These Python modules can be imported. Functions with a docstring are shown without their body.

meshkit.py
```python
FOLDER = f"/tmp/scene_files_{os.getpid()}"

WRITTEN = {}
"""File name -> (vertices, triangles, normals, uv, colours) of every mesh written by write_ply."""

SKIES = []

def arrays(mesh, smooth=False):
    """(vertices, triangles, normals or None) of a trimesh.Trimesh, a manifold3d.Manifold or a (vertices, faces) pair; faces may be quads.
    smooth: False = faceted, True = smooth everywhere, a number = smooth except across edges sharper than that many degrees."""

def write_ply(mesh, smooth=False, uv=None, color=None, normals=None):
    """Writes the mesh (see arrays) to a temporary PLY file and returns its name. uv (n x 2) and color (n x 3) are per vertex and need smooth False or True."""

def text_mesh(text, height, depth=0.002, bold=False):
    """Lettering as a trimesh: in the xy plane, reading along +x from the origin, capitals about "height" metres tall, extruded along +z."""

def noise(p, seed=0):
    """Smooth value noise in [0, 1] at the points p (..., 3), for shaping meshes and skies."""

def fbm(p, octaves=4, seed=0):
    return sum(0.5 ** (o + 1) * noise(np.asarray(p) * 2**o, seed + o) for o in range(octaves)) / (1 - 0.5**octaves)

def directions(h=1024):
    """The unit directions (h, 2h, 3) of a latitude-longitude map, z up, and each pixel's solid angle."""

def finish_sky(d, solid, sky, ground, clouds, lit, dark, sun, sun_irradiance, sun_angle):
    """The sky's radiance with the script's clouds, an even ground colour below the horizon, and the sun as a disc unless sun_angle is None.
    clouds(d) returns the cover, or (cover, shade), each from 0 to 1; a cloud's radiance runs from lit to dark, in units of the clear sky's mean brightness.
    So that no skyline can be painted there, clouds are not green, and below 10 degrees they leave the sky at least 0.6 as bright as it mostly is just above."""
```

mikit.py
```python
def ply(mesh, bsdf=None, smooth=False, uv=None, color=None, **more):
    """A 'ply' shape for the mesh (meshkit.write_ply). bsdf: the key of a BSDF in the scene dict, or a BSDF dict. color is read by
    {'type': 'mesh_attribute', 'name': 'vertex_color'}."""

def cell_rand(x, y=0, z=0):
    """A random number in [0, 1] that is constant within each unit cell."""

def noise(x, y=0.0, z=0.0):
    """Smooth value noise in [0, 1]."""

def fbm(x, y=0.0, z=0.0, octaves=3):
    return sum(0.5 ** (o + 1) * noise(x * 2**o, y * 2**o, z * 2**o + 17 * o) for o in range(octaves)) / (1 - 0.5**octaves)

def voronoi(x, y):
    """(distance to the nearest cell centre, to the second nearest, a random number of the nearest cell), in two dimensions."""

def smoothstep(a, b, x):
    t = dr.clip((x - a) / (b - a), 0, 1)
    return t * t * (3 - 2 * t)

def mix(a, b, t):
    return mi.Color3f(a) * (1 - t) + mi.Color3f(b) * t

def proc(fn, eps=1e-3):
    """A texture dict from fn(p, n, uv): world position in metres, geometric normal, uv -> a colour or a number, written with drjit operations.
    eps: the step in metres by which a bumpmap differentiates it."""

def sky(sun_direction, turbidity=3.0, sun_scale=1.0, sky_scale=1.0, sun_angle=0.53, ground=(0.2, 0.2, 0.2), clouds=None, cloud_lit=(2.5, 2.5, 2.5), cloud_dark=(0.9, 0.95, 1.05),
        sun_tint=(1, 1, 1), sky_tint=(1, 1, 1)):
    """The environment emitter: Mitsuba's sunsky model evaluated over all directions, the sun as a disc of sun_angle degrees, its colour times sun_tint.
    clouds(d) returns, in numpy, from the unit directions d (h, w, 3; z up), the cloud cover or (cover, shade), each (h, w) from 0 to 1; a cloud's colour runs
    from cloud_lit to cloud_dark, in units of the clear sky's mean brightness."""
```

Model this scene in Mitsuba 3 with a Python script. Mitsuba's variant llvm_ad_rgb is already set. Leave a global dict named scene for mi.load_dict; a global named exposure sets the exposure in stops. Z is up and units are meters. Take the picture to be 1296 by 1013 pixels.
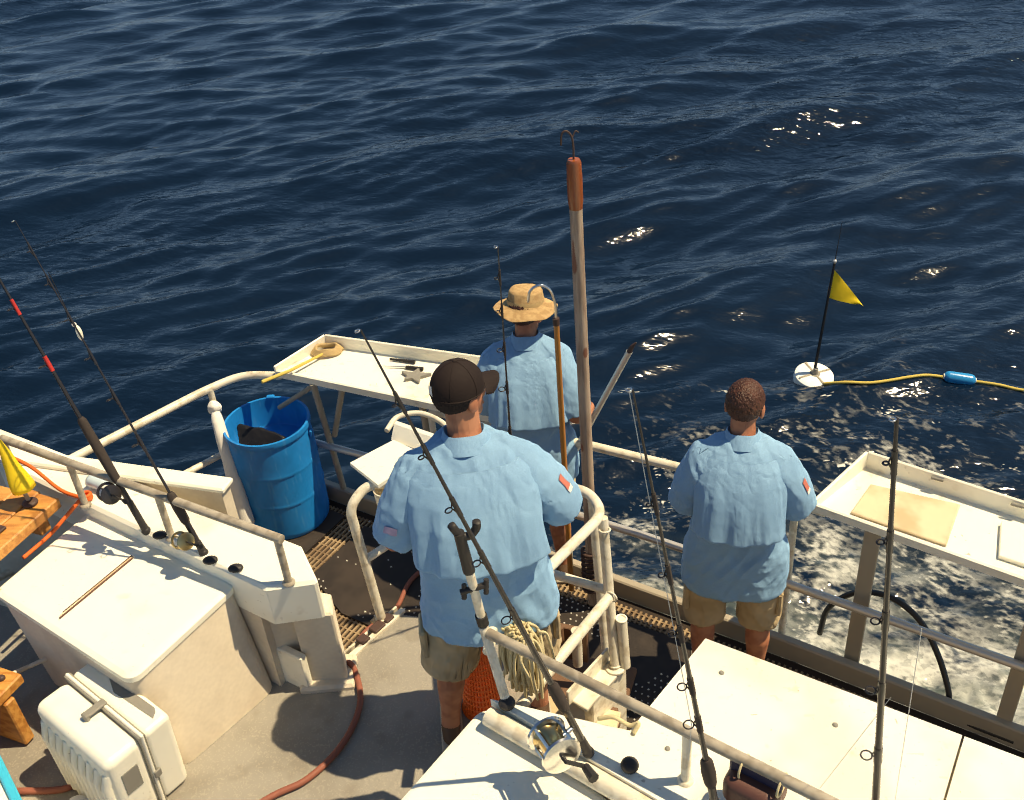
import math, random
import numpy as np, trimesh, manifold3d as m3, mitsuba as mi, drjit as dr
import mikit, meshkit
from shapely.geometry import Polygon
from mikit import noise, fbm, smoothstep, mix, cell_rand

RNG = np.random.default_rng(7)
random.seed(7)
A = np.array
scene, labels = {}, {}

# ---------------------------------------------------------------- camera, sky, exposure
CAM = A([0.0, 0.0, 4.2])
FWD = A([0.0, 0.82536, -0.56460])
ROLL = math.radians(4.92)
UP0 = A([0.0, 0.56460, 0.82536]); RT0 = A([1.0, 0, 0])
UP = UP0 * math.cos(ROLL) + RT0 * math.sin(ROLL)
scene['camera'] = {'type': 'perspective', 'fov': math.degrees(2 * math.atan(648 / 1300.0)), 'fov_axis': 'x', 'near_clip': 0.05, 'far_clip': 4000.0,
                   'to_world': mi.ScalarTransform4f().look_at(origin=CAM.tolist(), target=(CAM + FWD).tolist(), up=UP.tolist())}
SUN = A([0.462, -0.012, 0.885])
scene['sky_light'] = mikit.sky(SUN.tolist(), turbidity=3, sky_scale=.62, sun_tint=(1.0, 0.96, 0.79), sky_tint=(1.05, 1.01, 0.92))
exposure = 2.15

# ---------------------------------------------------------------- mesh helpers
def cat(ms):
    vs, fs, n = [], [], 0
    for m in ms:
        v, f = (m.vertices, m.faces) if isinstance(m, trimesh.Trimesh) else m
        v, f = np.asarray(v, float), np.asarray(f, int)
        if f.shape[1] == 4: f = np.vstack([f[:, [0, 1, 2]], f[:, [0, 2, 3]]])
        vs.append(v); fs.append(f + n); n += len(v)
    return trimesh.Trimesh(np.vstack(vs), np.vstack(fs), process=False)

def tri(m):
    if hasattr(m, 'to_mesh'):
        q = m.to_mesh(); return trimesh.Trimesh(q.vert_properties[:, :3], q.tri_verts, process=False)
    return m

def fillet(pts, rad, n=6):
    pts = [A(p, float) for p in pts]; out = [pts[0]]
    for a, b, c in zip(pts, pts[1:], pts[2:]):
        u, w = a - b, c - b; lu, lw = np.linalg.norm(u), np.linalg.norm(w); r = min(rad, lu * .45, lw * .45)
        p, q = b + u / lu * r, b + w / lw * r
        out += [(1 - t) ** 2 * p + 2 * t * (1 - t) * b + t * t * q for t in np.linspace(0, 1, n)]
    return np.array(out + [pts[-1]])

def spline(pts, n=8):
    p = A(pts, float); p = np.vstack([2 * p[0] - p[1], p, 2 * p[-1] - p[-2]]); out = []
    for i in range(1, len(p) - 2):
        for t in np.linspace(0, 1, n, endpoint=False):
            out.append(.5 * (2 * p[i] + (p[i + 1] - p[i - 1]) * t + (2 * p[i - 1] - 5 * p[i] + 4 * p[i + 1] - p[i + 2]) * t ** 2 + (3 * p[i] - p[i - 1] - 3 * p[i + 1] + p[i + 2]) * t ** 3))
    return np.array(out + [p[-2]])

def tube(pts, r, sides=12, closed=False):
    p = np.asarray(pts, float); n = len(p); r = np.broadcast_to(np.asarray(r, float), (n,))
    t = np.gradient(p, axis=0) if not closed else np.roll(p, -1, 0) - np.roll(p, 1, 0)
    t /= np.linalg.norm(t, axis=1, keepdims=True) + 1e-12
    a = np.cross(t[0], [0, 0, 1.0] if abs(t[0][2]) < .9 else [1.0, 0, 0]); a /= np.linalg.norm(a)
    fr = []
    for i in range(n):
        a = a - t[i] * (a @ t[i]); a /= np.linalg.norm(a) + 1e-12; fr.append(a.copy())
    a = np.array(fr); b = np.cross(t, a); g = np.arange(sides) * 2 * np.pi / sides
    v = p[:, None] + r[:, None, None] * (np.cos(g)[None, :, None] * a[:, None] + np.sin(g)[None, :, None] * b[:, None])
    f = []
    for i in range(n if closed else n - 1):
        j = (i + 1) % n
        for k in range(sides):
            l = (k + 1) % sides
            f += [[i * sides + k, i * sides + l, j * sides + l], [i * sides + k, j * sides + l, j * sides + k]]
    v = v.reshape(-1, 3)
    if not closed:
        v = np.vstack([v, p[0], p[-1]]); c0, c1 = len(v) - 2, len(v) - 1
        for k in range(sides):
            l = (k + 1) % sides
            f += [[c0, l, k], [c1, (n - 1) * sides + k, (n - 1) * sides + l]]
    return trimesh.Trimesh(v, np.array(f), process=False)

def hull(pts): return trimesh.convex.convex_hull(np.asarray(pts, float))

def prism(poly, z0, z1, b=.012):
    """convex polygon prism with chamfered top and bottom edges"""
    P = Polygon(poly); o = np.array(P.buffer(-b, join_style=2).exterior.coords)[:-1]; e = np.array(P.buffer(-b, join_style=2).buffer(b, quad_segs=2).exterior.coords)[:-1]
    z = lambda q, h: np.column_stack([q, np.full(len(q), h)])
    return hull(np.vstack([z(o, z0), z(e, z0 + b), z(e, z1 - b), z(o, z1)]))

def slab(poly, z0, z1):
    m = trimesh.creation.extrude_polygon(Polygon(poly), z1 - z0, engine='earcut'); m.apply_translation([0, 0, z0]); return m

def frame(x, y=None):
    """rotation whose columns are unit x, y, z"""
    x = A(x, float); x /= np.linalg.norm(x); y = A([0, 0, 1.0] if y is None else y, float)
    z = np.cross(x, y); z /= np.linalg.norm(z); return np.column_stack([x, np.cross(z, x), z])

def cbox(size, c=(0, 0, 0), R=None, b=.006):
    s = A(size, float) / 2; b = min(b, s.min() * .6); pts = []
    for sx in (-1, 1):
        for sy in (-1, 1):
            for sz in (-1, 1):
                q = A([sx, sy, sz])
                for k in range(3):
                    d = s - b; d = d.copy(); d[k] = s[k]; pts.append(q * d)
    p = np.array(pts); R = np.eye(3) if R is None else R
    return hull(p @ R.T + A(c))

def rz(deg):
    a = math.radians(deg); return A([[math.cos(a), -math.sin(a), 0], [math.sin(a), math.cos(a), 0], [0, 0, 1.0]])
def rx(deg):
    a = math.radians(deg); return A([[1.0, 0, 0], [0, math.cos(a), -math.sin(a)], [0, math.sin(a), math.cos(a)]])

def lathe(prof, n=40):
    prof = A(prof, float); g = np.arange(n) * 2 * np.pi / n
    v = np.stack([prof[:, None, 0] * np.cos(g), prof[:, None, 0] * np.sin(g), np.repeat(prof[:, 1:2], n, 1)], -1).reshape(-1, 3); f = []
    for i in range(len(prof) - 1):
        for k in range(n):
            l = (k + 1) % n; f += [[i * n + k, i * n + l, (i + 1) * n + l], [i * n + k, (i + 1) * n + l, (i + 1) * n + k]]
    return trimesh.Trimesh(v, f, process=False)

def place(m, R=None, t=(0, 0, 0), s=1.0):
    m = m.copy(); m.vertices = (m.vertices * s) @ (np.eye(3) if R is None else R).T + A(t); return m

def ball(c, r, sub=2):
    m = trimesh.creation.icosphere(subdivisions=sub); m.vertices = m.vertices * A(r) + A(c); return m

def torus(c, axis, R, r, n=20, s=7):
    F = frame(axis, [0.13, 0.2, .97] if abs(A(axis, float)[2]) < .9 * np.linalg.norm(axis) else [0, 1, 0]); g = np.arange(n) * 2 * np.pi / n
    return tube(A(c) + R * (np.cos(g)[:, None] * F[:, 1] + np.sin(g)[:, None] * F[:, 2]), r, s, closed=True)

# ---------------------------------------------------------------- entries
def new(name):
    k = name; i = 0
    base = name
    while any(q == k or q.startswith(k + '__') for q in scene) or k in labels:
        i += 1; k = f'{base}_{i:03d}'
    return k
def thing(name, label, category, group=None):
    k = new(name); labels[k] = {'label': label, 'category': category}
    if group: labels[k]['group'] = group
    return k
def part(parent, name, mesh, mat, smooth=35, label=None, kind=None):
    base = f'{parent}__{name}'; k = base; i = 0
    while k in scene: i += 1; k = f'{base}_{i:03d}'
    scene[k] = mikit.ply(tri(mesh), mat, smooth=smooth)
    if label: labels.setdefault(k, {})['label'] = label
    if kind: labels.setdefault(k, {})['kind'] = kind
    return k
def solo(name, mesh, mat, label, category, smooth=35, group=None):
    k = thing(name, label, category, group); scene[k] = mikit.ply(tri(mesh), mat, smooth=smooth); return k
def struct(name, mesh, mat, label, smooth=35, kind='structure'):
    k = new(name); scene[k] = mikit.ply(tri(mesh), mat, smooth=smooth); labels[k] = {'label': label, 'kind': kind, 'category': name.replace('_', ' ')}; return k

# ---------------------------------------------------------------- materials
def mat(name, d, two=True): scene[name] = {'type': 'twosided', 'bsdf': d} if two else d; return name
def rgb(c): return {'type': 'rgb', 'value': list(map(float, c))}
def plain(name, c, rough=.5, spec=.5, metal=0.0, **k):
    return mat(name, {'type': 'principled', 'base_color': rgb(c) if not isinstance(c, dict) else c, 'roughness': rough, 'specular': spec, 'metallic': metal, **k})
def col(f): return mikit.proc(f)

def gelcoat(p, n, uv):
    a = fbm(p.x * 3.1, p.y * 3.1, p.z * 3.1, 4); b = fbm(p.x * 19, p.y * 19, p.z * 19, 3); s = noise(p.x * 60, p.y * 60, p.z * 60)
    c = mix((.80, .775, .65), (.70, .66, .53), smoothstep(.5, .75, a))
    c = mix(c, (.50, .42, .29), .5 * smoothstep(.66, .82, b) * smoothstep(.4, .7, a))
    sc = noise(p.x * 7 + p.y * 90, p.y * 7 - p.x * 60, p.z * 40); c = mix(c, (.45, .40, .32), .35 * smoothstep(.86, .93, sc) * smoothstep(.45, .6, noise(p.x * 5, p.y * 5, p.z * 5)))
    return mix(c, (.30, .22, .13), .6 * smoothstep(.93, .97, s) * smoothstep(.5, .6, b))
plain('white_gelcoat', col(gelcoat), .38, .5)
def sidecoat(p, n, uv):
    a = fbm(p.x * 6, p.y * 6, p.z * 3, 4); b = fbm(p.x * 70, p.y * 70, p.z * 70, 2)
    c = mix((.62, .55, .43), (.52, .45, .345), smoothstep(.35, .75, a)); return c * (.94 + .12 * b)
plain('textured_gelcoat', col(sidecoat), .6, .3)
def paintpipe(p, n, uv):
    a = fbm(p.x * 25, p.y * 25, p.z * 25, 3); b = noise(p.x * 90, p.y * 90, p.z * 90)
    c = mix((.66, .62, .50), (.52, .46, .34), smoothstep(.45, .7, a)); return mix(c, (.22, .13, .07), .8 * smoothstep(.90, .96, b) * smoothstep(.5, .65, a))
plain('cream_paint', col(paintpipe), .42, .5)
def greypipe(p, n, uv):
    a = fbm(p.x * 30, p.y * 30, p.z * 30, 3); return mix((.36, .32, .25), (.24, .205, .155), smoothstep(.35, .7, a))
plain('grey_pipe', col(greypipe), .5, .4)
def nonskid(p, n, uv):
    a = fbm(p.x * 4, p.y * 4, 0, 4); g = noise(p.x * 170, p.y * 170, 0)
    c = mix((.265, .248, .212), (.22, .203, .17), smoothstep(.35, .7, a)); c = mix(c, (.38, .34, .26), .35 * smoothstep(.6, .9, g))
    return mix(c, (.17, .145, .11), .35 * smoothstep(.60, .8, fbm(p.x * 9 + 4, p.y * 9, 0, 3)))
scene['deck_paint'] = {'type': 'twosided', 'bsdf': {'type': 'bumpmap', 'arbitrary': mikit.proc(lambda p, n, uv: noise(p.x * 130, p.y * 130, 0) + .5 * noise(p.x * 260, p.y * 260, 0)), 'scale': .0015,
                       'bsdf': {'type': 'principled', 'base_color': col(nonskid), 'roughness': .55, 'specular': .4}}}
def tan_grate(p, n, uv): return mix((.31, .225, .13), (.19, .13, .075), smoothstep(.35, .7, fbm(p.x * 14, p.y * 14, p.z * 14, 3)))
plain('grate_tan', col(tan_grate), .6, .3)
plain('grate_dark', (.030, .021, .016), .7, .3)
plain('stud_metal', (.62, .60, .55), .3, .5, .5)
plain('dark_rubber', (.022, .020, .020), .55, .4)
plain('mat_brown', col(lambda p, n, uv: mix((.040, .030, .023), (.022, .017, .014), smoothstep(.3, .7, fbm(p.x * 6, p.y * 6, 0, 4)))), .6, .35)
plain('worn_paint', (.60, .58, .52), .5, .4)
plain('hose_black', (.018, .018, .02), .4, .5)
plain('chrome', (.72, .70, .66), .16, .5, 1.0)
plain('gold_metal', (.55, .42, .20), .22, .5, 1.0)
plain('graphite', (.018, .015, .015), .28, .5, clearcoat=.5)
plain('cork_grip', (.045, .035, .03), .75, .3)
plain('red_wrap', (.45, .03, .02), .35, .5)
plain('line_nylon', (.55, .55, .52), .3, .5)
def drumcol(p, n, uv):
    a = fbm(p.x * 8, p.y * 8, p.z * 5, 4); s = fbm(p.x * 50, p.y * 50, p.z * 7, 3)
    c = mix((.012, .20, .56), (.010, .165, .47), smoothstep(.4, .7, a)); return mix(c, (.10, .32, .58), .22 * smoothstep(.6, .75, s))
plain('drum_blue', col(drumcol), .42, .45)
plain('black_bag', (.005, .005, .007), .5, .35)
def clothcol(p, n, uv):
    a = fbm(p.x * 5, p.y * 5, p.z * 5, 3); w = noise(p.x * 420, p.y * 420, p.z * 420)
    return mix((.225, .385, .56), (.195, .34, .51), smoothstep(.3, .7, a)) * (0.93 + 0.14 * w)
def clothbump(p, n, uv):
    w = noise(p.x * 5, p.y * 5, p.z * 4)
    q = fbm(p.x * 17 + 2 * w, p.y * 17, p.z * 3.5 + 1.2 * w, 3); r = fbm(p.x * 9 + 4, p.y * 9 - 2 * w, p.z * 22 + 4 * w, 3); k = fbm(p.x * 45, p.y * 45, p.z * 40, 2)
    return 1.2 * dr.abs(q - .5) + .30 * dr.abs(r - .5) + .12 * k
scene['blue_cloth'] = {'type': 'twosided', 'bsdf': {'type': 'bumpmap', 'arbitrary': mikit.proc(clothbump, 2e-3), 'scale': .0105,
                       'bsdf': {'type': 'principled', 'base_color': col(clothcol), 'roughness': .75, 'specular': .25, 'sheen': .25}}}
def khaki(p, n, uv): return mix((.44, .35, .215), (.36, .28, .165), smoothstep(.35, .7, fbm(p.x * 16, p.y * 16, p.z * 10, 3)))
scene['khaki_cloth'] = {'type': 'twosided', 'bsdf': {'type': 'bumpmap', 'arbitrary': mikit.proc(lambda p, n, uv: dr.abs(fbm(p.x * 18, p.y * 18, p.z * 11, 3) - .5), 2e-3), 'scale': .03,
                        'bsdf': {'type': 'principled', 'base_color': col(khaki), 'roughness': .85, 'specular': .2}}}
def skincol(p, n, uv): return mix((.42, .19, .105), (.33, .13, .07), smoothstep(.3, .7, fbm(p.x * 22, p.y * 22, p.z * 22, 3)))
plain('skin', col(skincol), .5, .35)
def haircol(p, n, uv): return mix((.050, .020, .012), (.075, .029, .017), smoothstep(.35, .75, fbm(p.x * 60, p.y * 60, p.z * 22, 2)))
scene['brown_hair'] = {'type': 'twosided', 'bsdf': {'type': 'bumpmap', 'arbitrary': mikit.proc(lambda p, n, uv: fbm(p.x * 190, p.y * 190, p.z * 60, 2), 1e-3), 'scale': .006,
                       'bsdf': {'type': 'principled', 'base_color': col(haircol), 'roughness': .5, 'specular': .4}}}
plain('black_cloth', (.016, .010, .009), .8, .25)
def strawcol(p, n, uv): return mix((.42, .29, .14), (.33, .21, .095), smoothstep(.3, .7, fbm(p.x * 60, p.y * 60, p.z * 60, 3)))
plain('tan_felt', col(strawcol), .85, .2)
plain('white_cloth', (.70, .68, .62), .8, .2)
plain('red_print', (.46, .15, .11), .7, .2)
plain('pink_print', (.38, .30, .42), .75, .2)
plain('shoe_leather', (.10, .06, .035), .6, .3)
plain('shoe_sole', (.40, .36, .28), .7, .3)
def woodcol(p, n, uv):
    g = fbm(p.x * 9 + p.y * 60, p.y * 9 - p.x * 9, p.z * 40, 4); k = fbm(p.x * 7, p.y * 7, p.z * 7, 3)
    return mix(mix((.55, .27, .065), (.40, .165, .035), smoothstep(.35, .7, g)), (.22, .085, .02), .6 * smoothstep(.62, .75, k))
plain('orange_wood', col(woodcol), .45, .45)
def polecol(p, n, uv):
    g = fbm(p.x * 70, p.y * 70, p.z * 5, 4); k = noise(p.x * 25, p.y * 25, p.z * 9)
    return mix(mix((.40, .31, .23), (.27, .19, .135), smoothstep(.35, .7, g)), (.16, .05, .025), .85 * smoothstep(.82, .9, k))
plain('weathered_pole', col(polecol), .55, .4)
plain('varnish_orange', (.24, .062, .012), .2, .5, clearcoat=.8)
plain('amber_wood', (.42, .18, .035), .3, .5, clearcoat=.4)
plain('rust_iron', (.06, .035, .028), .6, .4)
plain('yellow_flag', (.72, .52, .015), .6, .3)
plain('orange_plastic', (.92, .19, .03), .4, .5)
plain('red_hose', (.24, .085, .055), .6, .3)
plain('orange_rope', (.70, .13, .025), .7, .3)
plain('straw_rope', (.56, .48, .28), .85, .2)
plain('tan_rope', (.40, .29, .14), .85, .2)
plain('yellow_rope', (.55, .42, .10), .8, .2)
plain('float_blue', (.02, .22, .50), .3, .5)
plain('foam_white', (.86, .84, .74), .6, .3)
plain('brown_step', (.15, .085, .05), .65, .3)
plain('tan_board', col(lambda p, n, uv: mix((.64, .53, .35), (.50, .38, .22), smoothstep(.35, .7, fbm(p.x * 7, p.y * 7, 0, 4)))), .6, .3)
plain('cream_board', (.82, .79, .64), .55, .3)
plain('grey_label', (.22, .21, .18), .6, .3)
plain('cyan_plastic', (.05, .42, .60), .35, .5)
plain('seal_grey', (.30, .28, .22), .6, .3)
plain('navy_cloth', (.03, .028, .06), .6, .3)
plain('maroon_leather', (.10, .045, .035), .5, .4)
plain('aluminium', (.60, .58, .54), .38, .5, .6)
plain('clear_plastic', (.45, .55, .60), .1, .6)
plain('dark_leg', (.33, .29, .22), .5, .4)

# ---- the sea
ZS = -0.85
P0 = A([0.8, 3.9]); UU = A([0.830, -0.558]); VV = A([0.558, 0.830])
FLECK = [(1.02, 7.35, .13), (1.85, 7.3, .12), (2.62, 6.98, .16), (3.05, 6.75, .22), (3.35, 6.55, .12), (1.15, 6.3, .25), (1.0, 5.9, .3), (2.05, 6.2, .22), (2.5, 6.1, .3), (4.6, 6.3, .25), (3.7, 6.0, .2)]
def foam_parts(p):
    u = (p.x - P0[0]) * UU[0] + (p.y - P0[1]) * UU[1]; v = (p.x - P0[0]) * VV[0] + (p.y - P0[1]) * VV[1]
    near = dr.maximum(dr.exp(-dr.square(dr.maximum(v - .75, 0) / 1.3)), .40 * dr.exp(-dr.square(dr.maximum(v - .75, 0) / 2.9))); along = smoothstep(-1.3, 1.3, u)
    cov = near * (.34 + .66 * along) * smoothstep(-2.4, -.9, u)
    w1 = fbm(p.x * 1.7, p.y * 1.7, 3.0, 3) - .5; w2 = fbm(p.x * 1.7 + 9, p.y * 1.7, 7.0, 3) - .5
    a = fbm(u * 2.2 + 2.6 * w1, v * 4.2 + 2.6 * w2, 0.0, 5); r = 1 - 2 * dr.abs(fbm(u * 3.6 + 3 * w2, v * 7.0 - 3 * w1, 5.0, 4) - .5)
    g = fbm(u * 24 + 3 * w1, v * 34, 2.0, 4)
    return cov, a, r, g
def foam_mask(p, n, uv):
    cov, a, r, g = foam_parts(p)
    f = .50 * a + .46 * (r - .55) + .52 * (g - .5) + .02
    m = smoothstep(.60 - .52 * cov, .98 - .40 * cov, f + .12) * smoothstep(.02, .15, cov)
    fl = mi.Float(0)
    for x, y, s in FLECK:
        d = (dr.square(p.x - x) + dr.square((p.y - y) * 1.6)) / (s * s); fl = dr.maximum(fl, dr.exp(-d))
    k = noise(p.x * 40, p.y * 60, 1.0) * .6 + .4 * noise(p.x * 13, p.y * 25, 2.0); m2 = smoothstep(.82, .95, k * .72 + .40 * fl) * smoothstep(.15, .5, fl)
    dens = .30 + .70 * smoothstep(.30, .66, fbm(p.x * 4.1 + 2 * (g - .5), p.y * 4.1, 8.0, 4))
    return dr.clip(dr.maximum(m * .85 * dens, m2), 0, 1)
def sea_col(p, n, uv):
    cov, a, r, g = foam_parts(p); big = fbm(p.x * .25, p.y * .25, 0.0, 2)
    c = mix((.0016, .0062, .0165), (.0022, .0085, .0220), big)
    return mix(c, (.10, .125, .108), .95 * smoothstep(.12, 1.0, cov) * smoothstep(.2, .65, a))
def sea_bump(p, n, uv):
    w = fbm(p.x * .9, p.y * .9, 0.0, 2); g = .45 + 1.2 * smoothstep(.3, .7, fbm(p.x * .16 + 3, p.y * .30, 0.0, 3))
    return g * .55 * fbm(p.x * 4.0 + 2 * w, p.y * 8.0 + 1.2 * p.x, 0.0, 4) + .22 * dr.abs(fbm(p.x * 8 + 3 * w, p.y * 15, 4.0, 3) - .5)
scene['sea_water'] = {'type': 'blendbsdf', 'weight': mikit.proc(foam_mask),
    'bsdf_0': {'type': 'bumpmap', 'arbitrary': mikit.proc(sea_bump, 4e-3), 'scale': .034, 'bsdf': {'type': 'principled', 'base_color': col(sea_col), 'roughness': .085, 'specular': .5}},
    'bsdf_1': {'type': 'diffuse', 'reflectance': rgb((.60, .61, .56))}}

def wave_height(x, y, spacing):
    rng = np.random.default_rng(11); h = np.zeros_like(x); dx = np.zeros_like(x); dy = np.zeros_like(x)
    for i in range(52):
        lam = 0.28 * (5.5 / 0.28) ** rng.random() if i > 3 else 5.5 + 1.2 * i; th = math.radians(101 + rng.normal() * 24); k = 2 * np.pi / lam
        amp = (0.0092 if lam > 3 else 0.0118 if lam > 1.0 else 0.0132) * lam / math.sqrt(1 + .10 * lam ** 2) * (0.5 + rng.random()) * .62; ph = rng.random() * 6.283
        att = np.clip((lam / spacing - 3.0) / 4.0, 0, 1)
        q = k * (x * math.cos(th) + y * math.sin(th)) + ph
        mod = .55 + .9 * meshkit.noise(np.stack([x / (lam * 5) + i * 3.1, y / (lam * 5) - i * 1.7, np.zeros_like(x)], -1), i)
        h += att * amp * mod * np.cos(q); dx -= att * amp * mod * math.cos(th) * np.sin(q) * .45; dy -= att * amp * mod * math.sin(th) * np.sin(q) * .45
    return h, dx, dy
def build_sea():
    th = np.concatenate([np.linspace(-180, -62, 24, endpoint=False), np.linspace(-62, -40, 30, endpoint=False), np.linspace(-40, 40, 760), np.linspace(40, 62, 30)[1:], np.linspace(62, 180, 24, endpoint=False)[1:]])
    a = np.radians(th); r = [0.6]
    while r[-1] < 60: r.append(r[-1] + (max(.03, .0042 * r[-1]) if 2.5 < r[-1] < 34 else max(.12, .02 * r[-1])))
    while r[-1] < 3000: r.append(r[-1] * 1.25)
    r = np.array(r); X = r[:, None] * np.sin(a); Y = r[:, None] * np.cos(a)
    sp = np.maximum(np.gradient(r)[:, None], r[:, None] * np.gradient(a)[None]) * np.ones_like(X)
    h, dx, dy = wave_height(X, Y, sp)
    fade = np.clip((300 - r) / 200, 0, 1)[:, None]
    u = (X - P0[0]) * UU[0] + (Y - P0[1]) * UU[1]; v = (X - P0[0]) * VV[0] + (Y - P0[1]) * VV[1]
    churn = np.exp(-(np.maximum(v - .6, 0) / 1.2) ** 2) * np.clip((u + 1.2) / 2, 0, 1) * np.clip(1 - sp / .15, 0, 1)
    h = h * fade * (1 - .35 * churn) + churn * .16 * (meshkit.fbm(np.stack([X * 3.0, Y * 3.0, 0 * X], -1), 4, 5) - .5) + churn * .09 * (np.abs(meshkit.fbm(np.stack([X * 9.0, Y * 9.0, 0 * X], -1), 3, 6) - .5))
    V = np.stack([X + dx * fade, Y + dy * fade, ZS + h], -1).reshape(-1, 3)
    n, m = X.shape; i, j = np.meshgrid(np.arange(n - 1), np.arange(m), indexing='ij'); j2 = (j + 1) % m
    q = np.stack([i * m + j, (i + 1) * m + j, (i + 1) * m + j2, i * m + j2], -1).reshape(-1, 4)
    q = q[:, [0, 3, 2, 1]]
    f = np.vstack([q[:, [0, 1, 2]], q[:, [0, 2, 3]]])
    V = np.vstack([V, [0, 0, ZS]]); c = len(V) - 1
    f = np.vstack([f, [[c, (k + 1) % m, k] for k in range(m)]])
    return trimesh.Trimesh(V, f, process=False)
sea = build_sea()
if sea.face_normals[len(sea.faces) // 2][2] < 0: sea.invert()
from scipy.spatial import cKDTree
_near = sea.vertices[(sea.vertices[:, 1] > 5) & (sea.vertices[:, 1] < 9) & (np.abs(sea.vertices[:, 0]) < 7)]; _tree = cKDTree(_near[:, :2])
def sea_z(x, y): d_, i_ = _tree.query([x, y], k=12); return float(_near[i_, 2].mean())
struct('sea', sea, 'sea_water', 'dark blue choppy sea with a churned foamy wake beside the boat', smooth=True)

# ---------------------------------------------------------------- boat: hull, platform, upper deck
SILL = A([(-1.80, 5.36), (-1.29, 5.235), (-0.96, 5.01), (-0.02, 4.47), (0.49, 4.12), (1.312, 3.565), (2.216, 2.913), (3.0, 2.33)])
plat = [(-2.62, 4.42), (-2.0, 4.98)] + [tuple(p) for p in SILL] + [(2.5, 1.5), (0.9, 1.9), (-0.9, 2.6), (-2.4, 3.9)]
struct('hull', slab([(a * .985, b * .985) for a, b in plat], -1.4, -.035), 'textured_gelcoat', 'cream boat hull below the stern platform', smooth=False)
pk = struct('platform', slab(plat, -.034, -.012), 'grate_dark', 'dark brown grating platform around the stern')
from shapely.geometry import LineString, Point
from shapely.prepared import prep
PP = Polygon(plat).buffer(-.05)
ribs, studs = [], []
R2 = frame([VV[0], VV[1], 0])
k = -3.2
row = 0
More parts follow.
